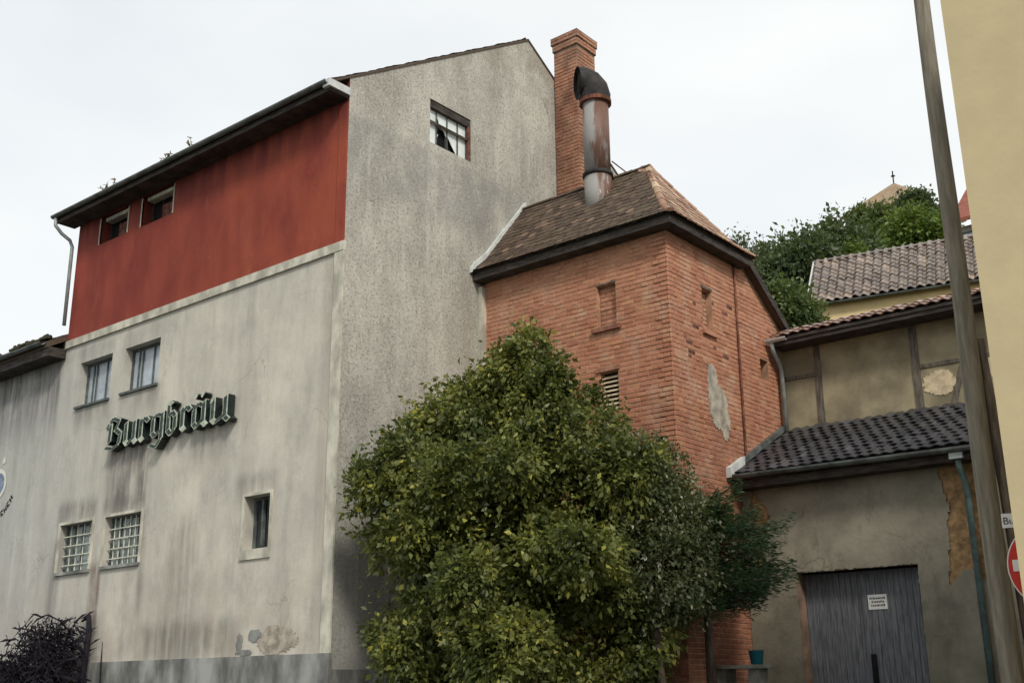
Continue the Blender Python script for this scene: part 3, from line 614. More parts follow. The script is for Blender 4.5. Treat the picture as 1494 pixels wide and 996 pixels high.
bx('lintel', 'timber', tw, (2.66, TY-.012, 8.372), (3.10, TY+.06, 8.42)); bx('lintel', 'brick_sooty', tw, (2.62, TY-.035, 6.79), (3.12, TY+.1, 6.87)); bx('lintel', 'timber', tw, (TX-.05, 4.62, 8.312), (TX+.012, 5.0, 8.36))
bx('window_sill', 'brick_sooty', tw, (2.64, TY-.04, 5.99), (3.12, TY+.12, 6.068))
lv = MB().poly([(n2[0], TY+.138, n2[2]), (n2[1], TY+.138, n2[2]), (n2[1], TY+.138, n2[3]), (n2[0], TY+.138, n2[3])])
b = MB(); b.poly([(n2[0], TY+.138, n2[2]), (n2[1], TY+.138, n2[2]), (n2[1], TY+.138, n2[3]), (n2[0], TY+.138, n2[3])]); lv = b.build('louvre_window', 'black', tw)
for i in range(8):
    z = 6.12+i*.078; a0, a1 = n2[0]+.01+random.uniform(0, .03), n2[1]-.01-random.uniform(0, .1 if i < 3 else .02)
    MB().prism([(a0, TY+.03, z), (a0, TY+.10, z+.05), (a0, TY+.10, z+.064), (a0, TY+.03, z+.014)], (a1-a0, 0, 0)).build('louvre_slat', 'infill_pale', lv)
bx('dark_opening', 'black', tw, (TX-.28, n4[0]-.02, n4[2]-.02), (TX-.252, n4[1]+.02, n4[3]+.02))
ragged('plaster_patch', 'bare_plaster', tw, lambda u, v: (TX+.006, u, v), 4.5, 5.4, 5.4, 7.1, .026, lambda u, v: patch_d(u, v) < 1, .018, (1, 0, 0))
tb('lightning_cable', 'rust', tw, [(TX+.04, 5.84, 9.06), (TX+.04, 5.82, 7.4), (TX+.04, 5.80, 5.5), (TX+.04, 5.80, 1.0)], .022, 6)
# eaves box and roof
e0, ex = 3.27, 4.42
b = MB().box((.0, e0, 9.05), (ex, TY-.012, 9.19)); b.box((TX+.012, TY-.012, 9.05), (ex, 6.10, 9.19)); b.build('eaves_box', 'wood_dark', tw)
RYC, RZ, AX = 4.80, 10.99, 3.10
prof = [(3.22, 9.20), (3.55, 9.47), (RYC, RZ)]
hx = [(4.47, 9.20), (4.16, 9.47), (AX, RZ)]
by = [(6.16, 9.20), (5.85, 9.47), (RYC, RZ)]
b = MB()
for k in range(2):
    (y0, z0), (y1, z1) = prof[k:k+2]; (x0, _), (x1, _) = hx[k:k+2]; (q0, _), (q1, _) = by[k:k+2]
    b.poly([(0, y0, z0), (x0, y0, z0), (x1, y1, z1), (0, y1, z1)])
    if k == 0: b.poly([(x0, y0, z0), (x0, q0, z0), (x1, q1, z1), (x1, y1, z1)])
    else: b.poly([(x0, y0, z0), (x0, q0, z0), (AX, RYC, RZ)])
    b.poly([(0, q0, z0), (x0, q0, z0), (x1, q1, z1), (0, q1, z1)])
b.poly([(0, 3.22, 9.195), (4.47, 3.22, 9.195), (4.47, 6.16, 9.195), (0, 6.16, 9.195)])
tr = b.build('roof', 'wood_dark', tw)
it = []; ft = flat_tile(.17, .30); e = .15
for k in range(2):
    (y0, z0), (y1, z1) = prof[k:k+2]; (x0, _), (x1, _) = hx[k:k+2]; H = math.hypot(y1-y0, z1-z0)
    tile_field(it, 'f', ft, (0, y0-.02, z0), (1, 0, 0), (0, y1-y0, z1-z0), x0, H+.04, .17, e, lambda a, q, x0=x0, x1=x1, H=H: a < x0+(x1-x0)*q/H-.05, True, .004, .006, 21+k)
pieces('roof_tile', 'tile_old', tr, it)
it = []
for k in range(2):
    (x0, z0), (x1, z1) = hx[k:k+2]; y0, y1 = prof[k][0], prof[k+1][0]; q0, q1 = by[k][0], by[k+1][0]; H = math.hypot(x1-x0, z1-z0)
    tile_field(it, 'h', ft, (x0+.02, y0, z0), (0, 1, 0), (x1-x0, 0, z1-z0), q0-y0, H+.02, .17, e, lambda a, q, H=H, y0=y0, y1=y1, q0=q0, q1=q1, k=k: (y1-y0)*q/H+.05 < a < (q0-y0)+(q1-q0)*q/H-.05 and (k == 0 or q < H-.26), True, .004, .008, 31+k)
pieces('hip_end_tile', 'tile_red', tr, it)
def ridge_tiles(p0, p1, mat, parent, L=.36, r=.085, name='ridge_tile'):
    p0, p1 = Vector(p0), Vector(p1); n = max(1, int((p1-p0).length/L)); d = (p1-p0)/n; dn = d.normalized(); side = dn.cross(Vector((0, 0, 1))).normalized(); upv = side.cross(dn)
    for i in range(n):
        a = p0+d*i; b = MB(); k = 6; v = []
        for f_, rr_ in ((0, r*1.12), (1.06, r*.94)):
            for j in range(k+1):
                t = math.pi*j/k; v.append(a+d*f_+side*math.cos(t)*rr_+upv*(math.sin(t)*rr_*.8-.02+random.uniform(-.004, .004)))
        b.mesh(v, [(j, j+1, k+1+j+1, k+1+j) for j in range(k)] + [tuple(range(k+1))]); b.build(name, mat, parent)
ridge_tiles((AX+.05, RYC, RZ+.02), (.05, RYC, RZ+.02), 'tile_old', tr)
for k in (0, 1): ridge_tiles((hx[k][0], prof[k][0], prof[k][1]+.03), (hx[k+1][0], prof[k+1][0], prof[k+1][1]+.03), 'tile_red', tr, .30, .07, 'hip_tile'); ridge_tiles((hx[k][0], by[k][0], prof[k][1]+.03), (hx[k+1][0], by[k+1][0], prof[k+1][1]+.03), 'tile_red', tr, .30, .08, 'hip_tile')
MB().mesh([(AX-.16, RYC-.13, RZ-.06), (AX+.20, RYC-.16, RZ-.20), (AX+.20, RYC+.16, RZ-.20), (AX-.16, RYC+.13, RZ-.06), (AX-.14, RYC-.03, RZ+.085), (AX+.06, RYC, RZ+.075)], [(0, 1, 5, 4), (1, 2, 5), (2, 3, 4, 5), (0, 4, 3)]).build('apex_tile', 'tile_red', tr)
# low rear roof following the rake
bk = MB().prism([(-.0, 6.05, 9.40), (-.0, 8.3, 7.85), (-.0, 8.3, 7.75), (-.0, 6.05, 9.30)], (4.30, 0, 0)).build('rear_roof', 'tile_old', tw)
bx('barge_end', 'zinc_pale', tw, (4.20, 6.02, 9.02), (4.40, 6.14, 9.16)) if False else None
MB().prism([(4.302, 6.10, 9.38), (4.302, 8.3, 7.87), (4.302, 8.3, 7.70), (4.302, 6.10, 9.20)], (.03, 0, 0)).build('barge_board', 'wood_dark', tw)
# flashing against the gable, cement fillet below
b = MB(); pr = [(3.18, 9.16), (3.30, 9.30), (3.6, 9.56), (4.2, 10.28), (RYC+.06, RZ+.06)]
for (y0, z0), (y1, z1) in zip(pr, pr[1:]): b.prism([(.006, y0, z0+.03), (.006, y1, z1+.03), (.006, y1, z1+.15), (.006, y0, z0+.13)], (.07, 0, 0))
b.build('flashing', 'zinc_pale', tw)
bx('cement_fillet', 'trim', tw, (.004, TY-.13, 1.5), (.10, TY-.003, 8.96))

# ------------------------------------------------------------------ chimney
ch = thing('brick_chimney', (.33, 6.35, 9.0), 'square red brick chimney stack with corbelled top beside the gable', 'chimney')
cx0, cx1, cy0, cy1, cz1 = .03, .66, 6.0, 6.68, 15.28
bx('core', 'mortar_dark', ch, (cx0, cy0, 8.6), (cx1, cy1, 15.5))
it = []; T = lambda *a: True
def ring_bricks(x0, x1, y0, y1, z0, z1, par, sd):
    brick_face(it, (x0, y0, 0), (1, 0, 0), (0, -1, 0), x1-x0, z0, z1, T, par, lambda p: 1 if p.z > 11 else .01, seed=sd)
    brick_face(it, (x1, y0, 0), (0, 1, 0), (1, 0, 0), y1-y0, z0, z1, T, par+1, lambda p: 1 if p.z > 11 else .01, seed=sd+1)
    brick_face(it, (x0, y1, 0), (1, 0, 0), (0, 1, 0), x1-x0, z0, z1, T, par, seed=sd+2); brick_face(it, (x0, y0, 0), (0, 1, 0), (-1, 0, 0), y1-y0, z0, z1, T, par+1, lambda p: .2, seed=sd+3)
ring_bricks(cx0, cx1, cy0, cy1, 10.6, cz1-.05, 0, 41)
for k, (d, z0, z1) in enumerate(((.025, 15.23, 15.40), (.05, 15.40, 15.57))):
    bx('corbel', 'mortar_dark', ch, (cx0-d, cy0-d, z0), (cx1+d, cy1+d, z1-.003-.004*k)); ring_bricks(cx0-d, cx1+d, cy0-d, cy1+d, z0, z1, k, 50+4*k)
pieces('brick', 'brick_sooty', ch, it)
b = MB(); x0, x1, y0, y1 = cx0-.06, cx1+.06, cy0-.06, cy1+.06
b.mesh([(x0,y0,15.57),(x1,y0,15.57),(x1,y1,15.57),(x0,y1,15.57),(x0+.12,y0+.12,15.64),(x1-.12,y0+.12,15.64),(x1-.12,y1-.12,15.64),(x0+.12,y1-.12,15.64)], [(0,1,5,4),(1,2,6,5),(2,3,7,6),(3,0,4,7),(4,5,6,7)]); b.build('mortar_cap', 'mortar_dark', ch)

# ------------------------------------------------------------------ vent pipe with cowl on the tower roof
px_, py_ = 2.20, 4.42
vp = thing('vent_pipe', (px_, py_, 10.4), 'flaking metal vent pipe with sooty elbow cowl on the tower roof', 'vent pipe')
tb('stub', 'pipe', vp, [(px_, py_, 10.1), (px_, py_, 10.95)], .265, 24); 
tb('collar', 'soot', vp, [(px_, py_, 10.93), (px_, py_, 10.95), (px_, py_, 11.01), (px_, py_, 11.03)], [.265, .295, .295, .265], 24)
tb('pipe', 'pipe', vp, [(px_, py_, 11.0), (px_, py_, 12.62)], .255, 24)
b = MB(); A = Vector((px_, py_, 12.55)); D_ = Vector((-.52, -.55, .42)).normalized()
b.tube([A+Vector((0, 0, -.02)), A+Vector((.0, 0, .10)), A+Vector((-.03, -.03, .26)), A+Vector((-.08, -.09, .36)), A+Vector((-.16, -.18, .41)), A+Vector((-.23, -.26, .40))], [.29, .31, .315, .31, .315, .325], 24, caps=False)
hd = b.build('cowl', 'soot', vp, True)
tb('cowl_throat', 'black', hd, [A+Vector((-.12, -.14, .40)), A+Vector((-.205, -.232, .40))], .305, 24)
b = MB(); b.tube([A+Vector((0, 0, -.05)), A+Vector((0, 0, .03))], [.315, .315], 24); b.build('cowl_band', 'rust', hd)
tb('stay_rod', 'rust', vp, [(px_+.20, py_+.20, 11.3), (2.75, 4.9, 10.9)], .014, 6)

# ------------------------------------------------------------------ half-timbered wall range behind the garage
ht = thing('half_timbered_building', (6.6, 7.5, 1), 'ochre half-timbered range with narrow tiled cap roof behind the garage', 'building')
MB().box((4.17, 7.42, .8), (9.6, 7.62, 7.95)).build('infill_wall', 'infill', ht)
def timber(a, e, w=.11):
    a, e = Vector((a[0], 7.42, a[1])), Vector((e[0], 7.42, e[1])); d = (e-a).normalized(); n_ = Vector((-d.z, 0, d.x))*w/2
    MB().prism([a-n_, a+n_, e+n_, e-n_], (0, -.022, 0)).build('timber', 'timber', ht)
timber((4.96, 6.0), (4.96, 7.72), .12); timber((6.79, 6.0), (6.79, 7.72), .13); timber((8.3, 6.0), (8.3, 7.72), .13)
timber((4.2, 7.16), (4.895, 7.15), .07); timber((6.86, 6.93), (8.23, 6.92), .07); timber((7.31, 6.02), (7.60, 6.86), .09); timber((4.2, 7.79), (9.5, 7.79), .13)
def hp(u, v): return ((u-7.15)/.29)**2+((v-6.60)/.215)**2+wob(u, v, 1.0, 3)*.3 < 1
def hp2(u, v): return ((u-8.15)/.2)**2+((v-6.75)/.22)**2+wob(u, v, 1.0, 1)*.2 < 1
ragged('exposed_daub', 'infill_pale', ht, lambda u, v: (u, 7.419, v), 6.86, 7.5, 6.3, 6.9, .03, hp, .010, (0, -1, 0))
ragged('exposed_daub', 'infill_pale', ht, lambda u, v: (u, 7.419, v), 7.8, 8.22, 6.4, 6.9, .03, hp2, .010, (0, -1, 0))
hr = MB().prism([(4.30, 6.92, 7.84), (4.30, 7.50, 8.10), (4.30, 8.05, 7.84), (4.30, 8.05, 7.78), (4.30, 7.50, 8.03), (4.30, 6.92, 7.78)], (5.3, 0, 0)).build('roof', 'wood_dark', ht)
bx('eave_board', 'wood_dark', ht, (4.3, 6.95, 7.70), (9.6, 7.41, 7.775))
it = []; pt_ = pantile(.20, .26, .035); tile_field(it, 'p', pt_, (4.30, 6.90, 7.845), (1, 0, 0), (0, .58, .262), 5.2, .64, .20, .23, jit=.006, seed=61); pieces('roof_tile', 'tile_cap', hr, it)
ridge_tiles((4.3, 7.5, 8.12), (9.55, 7.5, 8.12), 'tile_cap', hr, .38, .055)
gutter('gutter', 'zinc_pale', ht, (4.20, 6.90, 7.83), (4.62, 6.90, 7.83), .06)
tb('downpipe', 'zinc', ht, [(4.30, 6.92, 7.80), (4.30, 6.98, 7.62), (4.29, 7.22, 7.42), (4.28, 7.30, 7.30), (4.28, 7.30, 6.14)], .045)

# ------------------------------------------------------------------ garage
ga = thing('garage', (6.5, 6.5, 1), 'grey plastered lean-to garage with dark tile roof and crumbling wall edges', 'garage')
GY = 5.60; dr = (5.04, 7.07, .95, 3.35)
MB().panel('y', GY+.03, TX+.012, 9.4, .7, 4.98, [(*dr, .35)]).build('stone_wall', 'stone', ga)
def gm(u, v):
    if dr[0] < u < dr[1] and v < dr[3]: return False
    wv = wob(u, v, .8, 2)
    if 7.60+.05*wv+.03*math.sin(v*5) - .13*(v < 3.6)*(3.6-v) < u < 8.16+.03*wv and v > 3.12+.10*math.sin(u*9)+.05*wv: return False
    if 4.30+.05*wv < u < 4.56+.10*math.sin(v*6+1)+.05*wv - .25*max(0, v-4.45) and 3.55+.1*wv < v < 4.85: return False
    return True
ragged('plaster', 'garage', ga, lambda u, v: (u, GY+.028, v), TX+.014, 9.39, .70, 4.975, .035, gm, .032, (0, -1, 0))
b = MB(); b.box((dr[0]-.003, GY+.004, dr[3]), (dr[1]+.003, GY+.36, dr[3]+.004)); b.build('door_head', 'wood_dark', ga)
bx('door_jamb', 'mortar_dark', ga, (dr[0]-.004, GY+.006, .8), (dr[0]+.025, GY+.33, dr[3]-.002))
DY = GY+.27
dl = bx('door', 'door', ga, (dr[0]+.03, DY+.02, .8), (dr[1], DY+.05, dr[3]-.002))
n = 20; xs = np.linspace(dr[0]+.03, dr[1], n+1)
pm = MB().box((-.047, -.012, 0), (.047, .012, 2.34)); pme = bpy.data.meshes.new('plank'); pme.from_pydata(pm.v, [], pm.f); pme.materials.append(M['door'])
for i in range(n):
    o = bpy.data.objects.new('plank', pme); link(o, dl); o.location = ((xs[i]+xs[i+1])/2, DY+.008+random.uniform(-.003, .003), 1.0)
bx('cover_strip', 'door', dl, (6.04, DY-.03, 1.0), (6.12, DY-.006, 3.30)); bx('handle', 'black', dl, (6.11, DY-.06, 1.55), (6.19, DY-.031, 2.05))
np_ = thing('notice_plate', (6.28, DY-.01, 2.72), 'small white notice plate with three dark text lines on the garage door', 'sign')
bx('plate', 'white', np_, (6.13, DY-.016, 2.73), (6.44, DY-.0065, 2.96))
for z, a0, a1 in ((2.90, 6.16, 6.41), (2.845, 6.19, 6.38), (2.79, 6.18, 6.40)):
    b = MB(); x = a0
    while x < a1: w_ = random.uniform(.012, .022); b.box((x, DY-.0185, z-.014), (x+w_, DY-.0162, z+.014+random.choice((0, .006)))); x += w_+random.uniform(.006, .014)
    b.build('text_line', 'ink', np_)
gs = (6.14-5.06)/(7.38-5.28)
gr = MB().prism([(4.18, 5.22, 5.02), (4.18, 7.41, 5.02+2.19*gs), (4.18, 7.41, 4.94+2.19*gs), (4.18, 5.22, 4.94)], (4.5, 0, 0)).build('roof', 'wood_dark', ga)
it = []; pt2 = pantile(.20, .34, .027); Hh = math.hypot(2.17, 2.17*gs)
tile_field(it, 'g', pt2, (4.27, 5.20, 5.025), (1, 0, 0), (0, 1, gs), 4.35, Hh, .20, .20, stagger=True, jit=.013, seed=71); pieces('roof_tile', 'tile_dark', gr, it)
bx('fascia', 'wood_dark', ga, (4.18, 5.26, 4.80), (8.66, 5.585, 4.93))
gutter('gutter', 'zinc_dark', ga, (4.20, 5.16, 5.03), (8.45, 5.16, 4.98), .075)
MB().prism([(4.172, 5.12, 5.02), (4.172, 7.40, 5.02+2.28*gs), (4.172, 7.40, 5.12+2.28*gs), (4.172, 5.12, 5.13)], (.08, 0, 0)).build('flashing', 'zinc_dark', ga)
MB().prism([(4.172, 5.08, 4.98), (4.172, 5.62, 4.98+.54*gs), (4.172, 5.62, 5.14+.54*gs), (4.172, 5.08, 5.15)], (.10, -.01, 0)).build('flashing_end', 'zinc_pale', ga)
MB().prism([(8.66, 5.14, 4.92), (8.66, 7.40, 4.92+2.26*gs), (8.66, 7.40, 5.16+2.26*gs), (8.66, 5.14, 5.16)], (.04, 0, 0)).build('verge_board', 'white', ga); bx('verge_end', 'zinc_pale', ga, (8.48, 5.08, 4.96), (8.70, 5.135, 5.22))
b = MB().box((7.90, 5.16, 4.82), (8.10, 5.36, 4.96)); b.build('hopper', 'zinc', ga)
tb('downpipe', 'pipe_teal', ga, [(8.0, 5.26, 4.84), (8.0, 5.28, 4.70), (8.0, 5.44, 4.52), (8.0, 5.50, 4.40), (8.0, 5.50, 1.0)], .05)

# ------------------------------------------------------------------ yellow house up the slope
ang = math.radians(13.5); yo = Vector((1.77, 14.35, 0)); ue = Vector((math.cos(ang), math.sin(ang), 0)); ve = Vector((-math.sin(ang), math.cos(ang), 0))
Yp = lambda a, q, z: yo+ue*a+ve*q+Vector((0, 0, z))
yh = thing('yellow_house', Yp(3, 2, 5.5), 'cream yellow house with glinting brown pantile roof on the slope', 'house')
b = MB(); b.prism([Yp(.14, .14, 4), Yp(7.5, .14, 4), Yp(7.5, .14, 11.10), Yp(.14, .14, 11.10)], ve*2.6); b.build('wall', 'yellow', yh)
yr = MB().prism([Yp(0, 0, 10.98), Yp(0, 1.62, 12.68), Yp(0, 3.24, 10.98), Yp(0, 3.24, 10.93), Yp(0, 1.62, 12.63), Yp(0, 0, 10.93)], ue*7.6).build('roof', 'wood_dark', yh)
it = []; vv = ve*1.62+Vector((0, 0, 1.70)); tile_field(it, 'y', pantile(.225, .32, .072), Yp(.02, -.02, 10.99), ue, vv, 5.2, vv.length, .225, .213, jit=.012, seed=81); pieces('roof_tile', 'tile_glint', yr, it)
ridge_tiles(Yp(0, 1.62, 12.72), Yp(7.5, 1.62, 12.72), 'tile_glint', yr, .38, .09)
MB().prism([Yp(-.05, -.03, 10.93), Yp(-.05, 1.62, 12.66), Yp(-.05, 1.62, 12.76), Yp(-.05, -.03, 11.04)], ue*.045).build('verge_board', 'zinc_pale', yh)
gutter('gutter', 'zinc_dark', yh, Yp(-.02, -.06, 10.97), Yp(7.5, -.06, 10.97), .045, -ve)

# red-roofed house further up, only a sliver between pole and beige wall
rh = thing('red_roofed_house', (4.6, 21.5, 8), 'house with faded red roof and grey dormer window further uphill', 'house')
MB().box((4.15, 20.0, 7), (8.6, 24.0, 14.30)).build('wall', 'trim', rh)
r_ = MB().prism([(4.0, 19.6, 14.42), (4.0, 22.0, 16.4), (4.0, 24.4, 14.42), (4.0, 24.4, 14.3), (4.0, 22, 16.27), (4.0, 19.6, 14.3)], (5.8, 0, 0)).build('roof', 'roof_red', rh)
f_ = bx('window', 'frame_grey', rh, (4.2, 19.95, 12.7), (5.9, 19.998, 14.1))
for a0 in (4.26, 4.82, 5.38): bx('pane', 'glass_white', f_, (a0, 19.93, 12.78), (a0+.48, 19.948, 14.02))
bx('window_sill', 'frame_white', rh, (4.1, 19.86, 12.6), (6.0, 19.998, 12.69))

# turret on the hilltop
tp = at(1304, 268, 62); tz = gz(tp.x, tp.y)
tu = thing('hilltop_turret', (tp.x, tp.y, tz), 'small tan pyramid-roofed turret with finial among the hilltop trees', 'turret')
b = MB(); hw = 2.3; b.box((tp.x-hw*.72, tp.y-hw*.72, tz-1), (tp.x+hw*.72, tp.y+hw*.72, tp.z-2.0)); b.build('wall', 'infill', tu)
b = MB(); b.mesh([(tp.x-hw, tp.y-hw, tp.z-2.1), (tp.x+hw, tp.y-hw, tp.z-2.1), (tp.x+hw, tp.y+hw, tp.z-2.1), (tp.x-hw, tp.y+hw, tp.z-2.1), (tp.x, tp.y, tp.z+.05)], [(0,1,4),(1,2,4),(2,3,4),(3,0,4),(3,2,1,0)]); b.build('roof', 'tan', tu)
fo = MB().tube([(tp.x, tp.y, tp.z-.1), (tp.x, tp.y, tp.z+.75)], .04, 6); fo.tube([(tp.x, tp.y, tp.z+.38), (tp.x, tp.y, tp.z+.45), (tp.x, tp.y, tp.z+.52)], [.02, .13, .02], 8); fo.build('finial', 'soot', tu)

# ------------------------------------------------------------------ beige house, pole, road sign
be = thing('beige_house', (16, -1, 0), 'beige roughcast house corner close beside the utility pole', 'house')
BX, BY = 11.578, -5.05
MB().box((BX, BY, -.2), (22, 3.5, 7.6)).build('wall', 'beige', be)
MB().prism([(BX-.0, BY-.3, 7.5), (BX, -.8, 10.6), (BX, 3.8, 7.5)], (10.6, 0, 0)).build('roof', 'tile_old', be)
pb = Vector((9.73, .70, 0)); pz = gz(pb.x, pb.y)
ut = thing('utility_pole', (pb.x, pb.y, pz), 'weathered grey wooden utility pole beside the beige house', 'utility pole')
zz = np.linspace(pz-.1, 13.5, 24); b = MB(); b.tube([(pb.x+.006*math.sin(z*1.3), pb.y, z) for z in zz], [.125-.0034*z for z in zz], 20); b.build('pole_shaft', 'pole', ut, True)
dv = RX.copy(); dv.z = 0; dv.normalize()
q0 = pb+dv*.30; q1 = pb+dv*.14
tb('strut', 'pole_dark', ut, [(q0.x, q0.y, pz-.1), ((q0.x+q1.x)/2, (q0.y+q1.y)/2, 3.0), (q1.x, q1.y, 5.3)], [.075, .07, .055], 12)
for z in (5.0, 2.9): tb('clamp_band', 'rust', ut, [(pb.x, pb.y, z), (pb.x, pb.y, z+.06)], .125, 20) if False else None
sc = at(1541, 824, 9.4)
ne = thing('no_entry_sign', (sc.x, sc.y, gz(sc.x, sc.y)), 'round red no-entry sign with white bar and name plate behind beige house corner', 'road sign')
nv = Vector((CAM.x-sc.x, CAM.y-sc.y, 0)).normalized(); su = Vector((-nv.y, nv.x, 0)); uz = Vector((0, 0, 1))
def disc(r, d, n=48): return [sc+su*(math.cos(t*2*math.pi/n)*r)+uz*(math.sin(t*2*math.pi/n)*r)+nv*d for t in range(n)]
tb('post', 'zinc', ne, [sc-nv*.05-uz*(sc.z-gz(sc.x, sc.y)+.1), sc-nv*.05+uz*.65], .035)
dsc = MB().prism(disc(.375, 0), nv*.012).build('sign_disc', 'white', ne); MB().prism(disc(.365, .0125), nv*.003).build('red_field', 'sign_red', dsc)
MB().prism([sc+su*a+uz*z+nv*.0158 for a, z in ((-.33, -.035), (.33, -.035), (.33, .06), (-.33, .06))], nv*.003).build('white_bar', 'white', dsc)
lp = sc+uz*.38+su*.0
MB().prism([lp+su*a+uz*z for a, z in ((-.37, -.05), (.25, -.05), (.25, .07), (-.37, .07))], nv*.012).build('name_plate', 'white', ne)
cu = bpy.data.curves.new('plate_text', 'FONT'); cu.body = 'Bur'; cu.size = .085; cu.extrude = .001
to = bpy.data.objects.new('plate_text', cu); C.objects.link(to); bpy.context.view_layer.update()
tme = bpy.data.meshes.new_from_object(to); bpy.data.objects.remove(to); tme.materials.clear(); tme.materials.append(M['ink'])
to = bpy.data.objects.new('plate_text', tme); link(to, ne); mt = Matrix((su, uz, nv)).transposed().to_4x4(); mt.translation = lp-su*.362-uz*.02+nv*.0135; to.matrix_basis = mt

# ------------------------------------------------------------------ yard furniture
tpz = at(1082, 970, 17.6); gzt = gz(tpz.x, tpz.y)
stt = thing('stone_table', (tpz.x, tpz.y, gzt), 'small mossy stone table slab on two stub legs by the tower', 'table')
X_, Y_ = tpz.x, tpz.y
b = MB(); pr = [(X_+.52*math.cos(t*.262)*(1+.05*math.sin(t*3)), Y_+.30*math.sin(t*.262), tpz.z-.05) for t in range(24)]; b.prism(pr, (0, 0, .055)); b.build('slab', 'concrete', stt)
for s in (-1, 1):
    b = MB(); b.prism([(X_+s*.28-.11, Y_-.2, gzt-.05), (X_+s*.28+.11, Y_-.2, gzt-.05), (X_+s*.28+.08, Y_-.17, tpz.z-.052), (X_+s*.28-.08, Y_-.17, tpz.z-.052)], (0, .34, 0)); b.build('leg', 'concrete', stt)
bp = Vector((X_+.24, Y_+.05, tpz.z+.006)); bk_ = thing('bucket', bp, 'dark teal bucket standing on the stone table', 'bucket')
b = MB(); b.tube([bp, bp+uz*.01, bp+uz*.2, bp+uz*.215, bp+uz*.215, bp+uz*.03], [.085, .09, .115, .12, .108, .08], 20, False); b.v.append(tuple(bp+uz*.03)); b.build('body', 'teal', bk_, True)
tb('handle', 'soot', bk_, [bp+Vector((.115*math.cos(t), -.11*math.sin(t)*.6, .2-.08*math.sin(t))) for t in np.linspace(0, math.pi, 10)], .005, 5)

# ------------------------------------------------------------------ vegetation
def leaf_mesh(name, mat, parent, c, d, L, Wd):
    n = len(c); d = d/np.linalg.norm(d, axis=1, keepdims=True); r = RNG.normal(size=(n, 3)); s = np.cross(d, r); s /= np.linalg.norm(s, axis=1, keepdims=True); nn = np.cross(s, d)
    L = L[:, None]; Wd = Wd[:, None]
    v = np.stack([c, c+d*L*.45+s*Wd+nn*Wd*.35, c+d*L-nn*Wd*.25, c+d*L*.45-s*Wd+nn*Wd*.35], 1).reshape(-1, 3)
    me = bpy.data.meshes.new(name); me.vertices.add(4*n); me.vertices.foreach_set('co', v.ravel()); me.loops.add(4*n); me.loops.foreach_set('vertex_index', np.arange(4*n, dtype=np.int32))
    me.polygons.add(n); me.polygons.foreach_set('loop_start', np.arange(0, 4*n, 4, dtype=np.int32)); me.update(calc_edges=True); me.materials.append(M[mat])
    return link(bpy.data.objects.new(name, me), parent)
def clumps(ells, nc, nl, sig, shell=(.62, 1.02), keep=None, drop=.5, flat=1.0):
    """leaf positions and directions: nc clumps spread over the outside of a union of ellipsoids"""
    E_ = np.array([[*c, *r] for c, r in ells]); area = (E_[:, 3:].prod(1))**(2/3); pick = RNG.choice(len(E_), nc, p=area/area.sum())
    d = RNG.normal(size=(nc, 3)); d /= np.linalg.norm(d, axis=1, keepdims=True)
    lump = 1+.10*np.sin(d[:, 0]*7+pick)+.10*np.sin(d[:, 1]*8+2*pick)+.08*np.sin(d[:, 2]*9+pick*3)
    rad = RNG.uniform(shell[0], shell[1], nc)**.6*lump; p = E_[pick, :3]+d*E_[pick, 3:]*rad[:, None]
    ins = np.zeros(nc)
    for k in range(len(E_)): ins += ((((p-E_[k, :3])/E_[k, 3:])**2).sum(1) < .40)
    ok = ins == 0; p, d = p[ok], d[ok]
    cnt = RNG.poisson(nl, len(p)); sg_ = sig*RNG.uniform(.6, 1.4, len(p)); i = np.repeat(np.arange(len(p)), cnt)
    c = p[i]+np.clip(RNG.normal(size=(len(i), 3)), -1.9, 1.9)*sg_[i, None]*[1, 1, flat]; dd = d[i]*.7+RNG.normal(size=(len(i), 3))*.55; dd[:, 2] -= drop
    if keep is not None: k = keep(c); c, dd = c[k], dd[k]
    return c, dd
def plant(name, label, cat, base, ells, nc, nl, sig, leaf, mat, group=None, keep=None, trunk=.12, drop=.5, inner=0, limbs=9, extra=None):
    t = thing(name, base, label, cat, group); base = Vector(base)
    c, d = clumps(ells, nc, nl, sig, keep=keep, drop=drop)
    if extra is not None: c = np.vstack([c, extra[0]]); d = np.vstack([d, extra[1]])
    if inner:
        q, e = clumps(ells, inner, nl, sig*1.6, (.05, .6), keep, drop); c = np.vstack([c, q]); d = np.vstack([d, e])
    L = leaf*RNG.uniform(.45, 1.5, len(c)); leaf_mesh('crown', mat, t, c, d, L, L*RNG.uniform(.20, .34, len(c)))
    b = MB(); mid = Vector(np.mean([e[0] for e in ells], 0)); fork = base.lerp(mid, .45)
    b.tube([base-Vector((0, 0, .15)), base.lerp(fork, .5)+Vector((.03, .02, 0)), fork], [trunk, trunk*.8, trunk*.62], 10); b.build('trunk', 'bark', t, True)
    for k in range(limbs):
        e = ells[k % len(ells)]; d_ = Vector(RNG.normal(size=3)).normalized(); tip = Vector(e[0])+Vector((d_.x*e[1][0], d_.y*e[1][1], abs(d_.z)*e[1][2]))*.8
        if keep is not None and not keep(np.array([tip]))[0]: tip = Vector(e[0])
        md = fork.lerp(tip, .5)+Vector((0, 0, .12)); MB().tube([fork-Vector((0, 0, .05)), md, tip], [trunk*.45, trunk*.26, trunk*.06], 6).build('limb', 'bark', t, True)
    return t
def P3(px, py, t): return tuple(at(px, py, t))
def E3(px, py, t, rp, rz=None, k=1.0): r = rp*t/FPX; return (P3(px, py, t), (r*k, r*k, (rz or rp)*t/FPX))
clear = lambda c: (((c[:, 0] > .12) | (c[:, 1] < -.12)) & ((c[:, 1] < 3.40) | (c[:, 0] > 4.30)) & ((c[:, 0] > 4.32) | (c[:, 1] < 3.4)) & (c[:, 2] > .6))
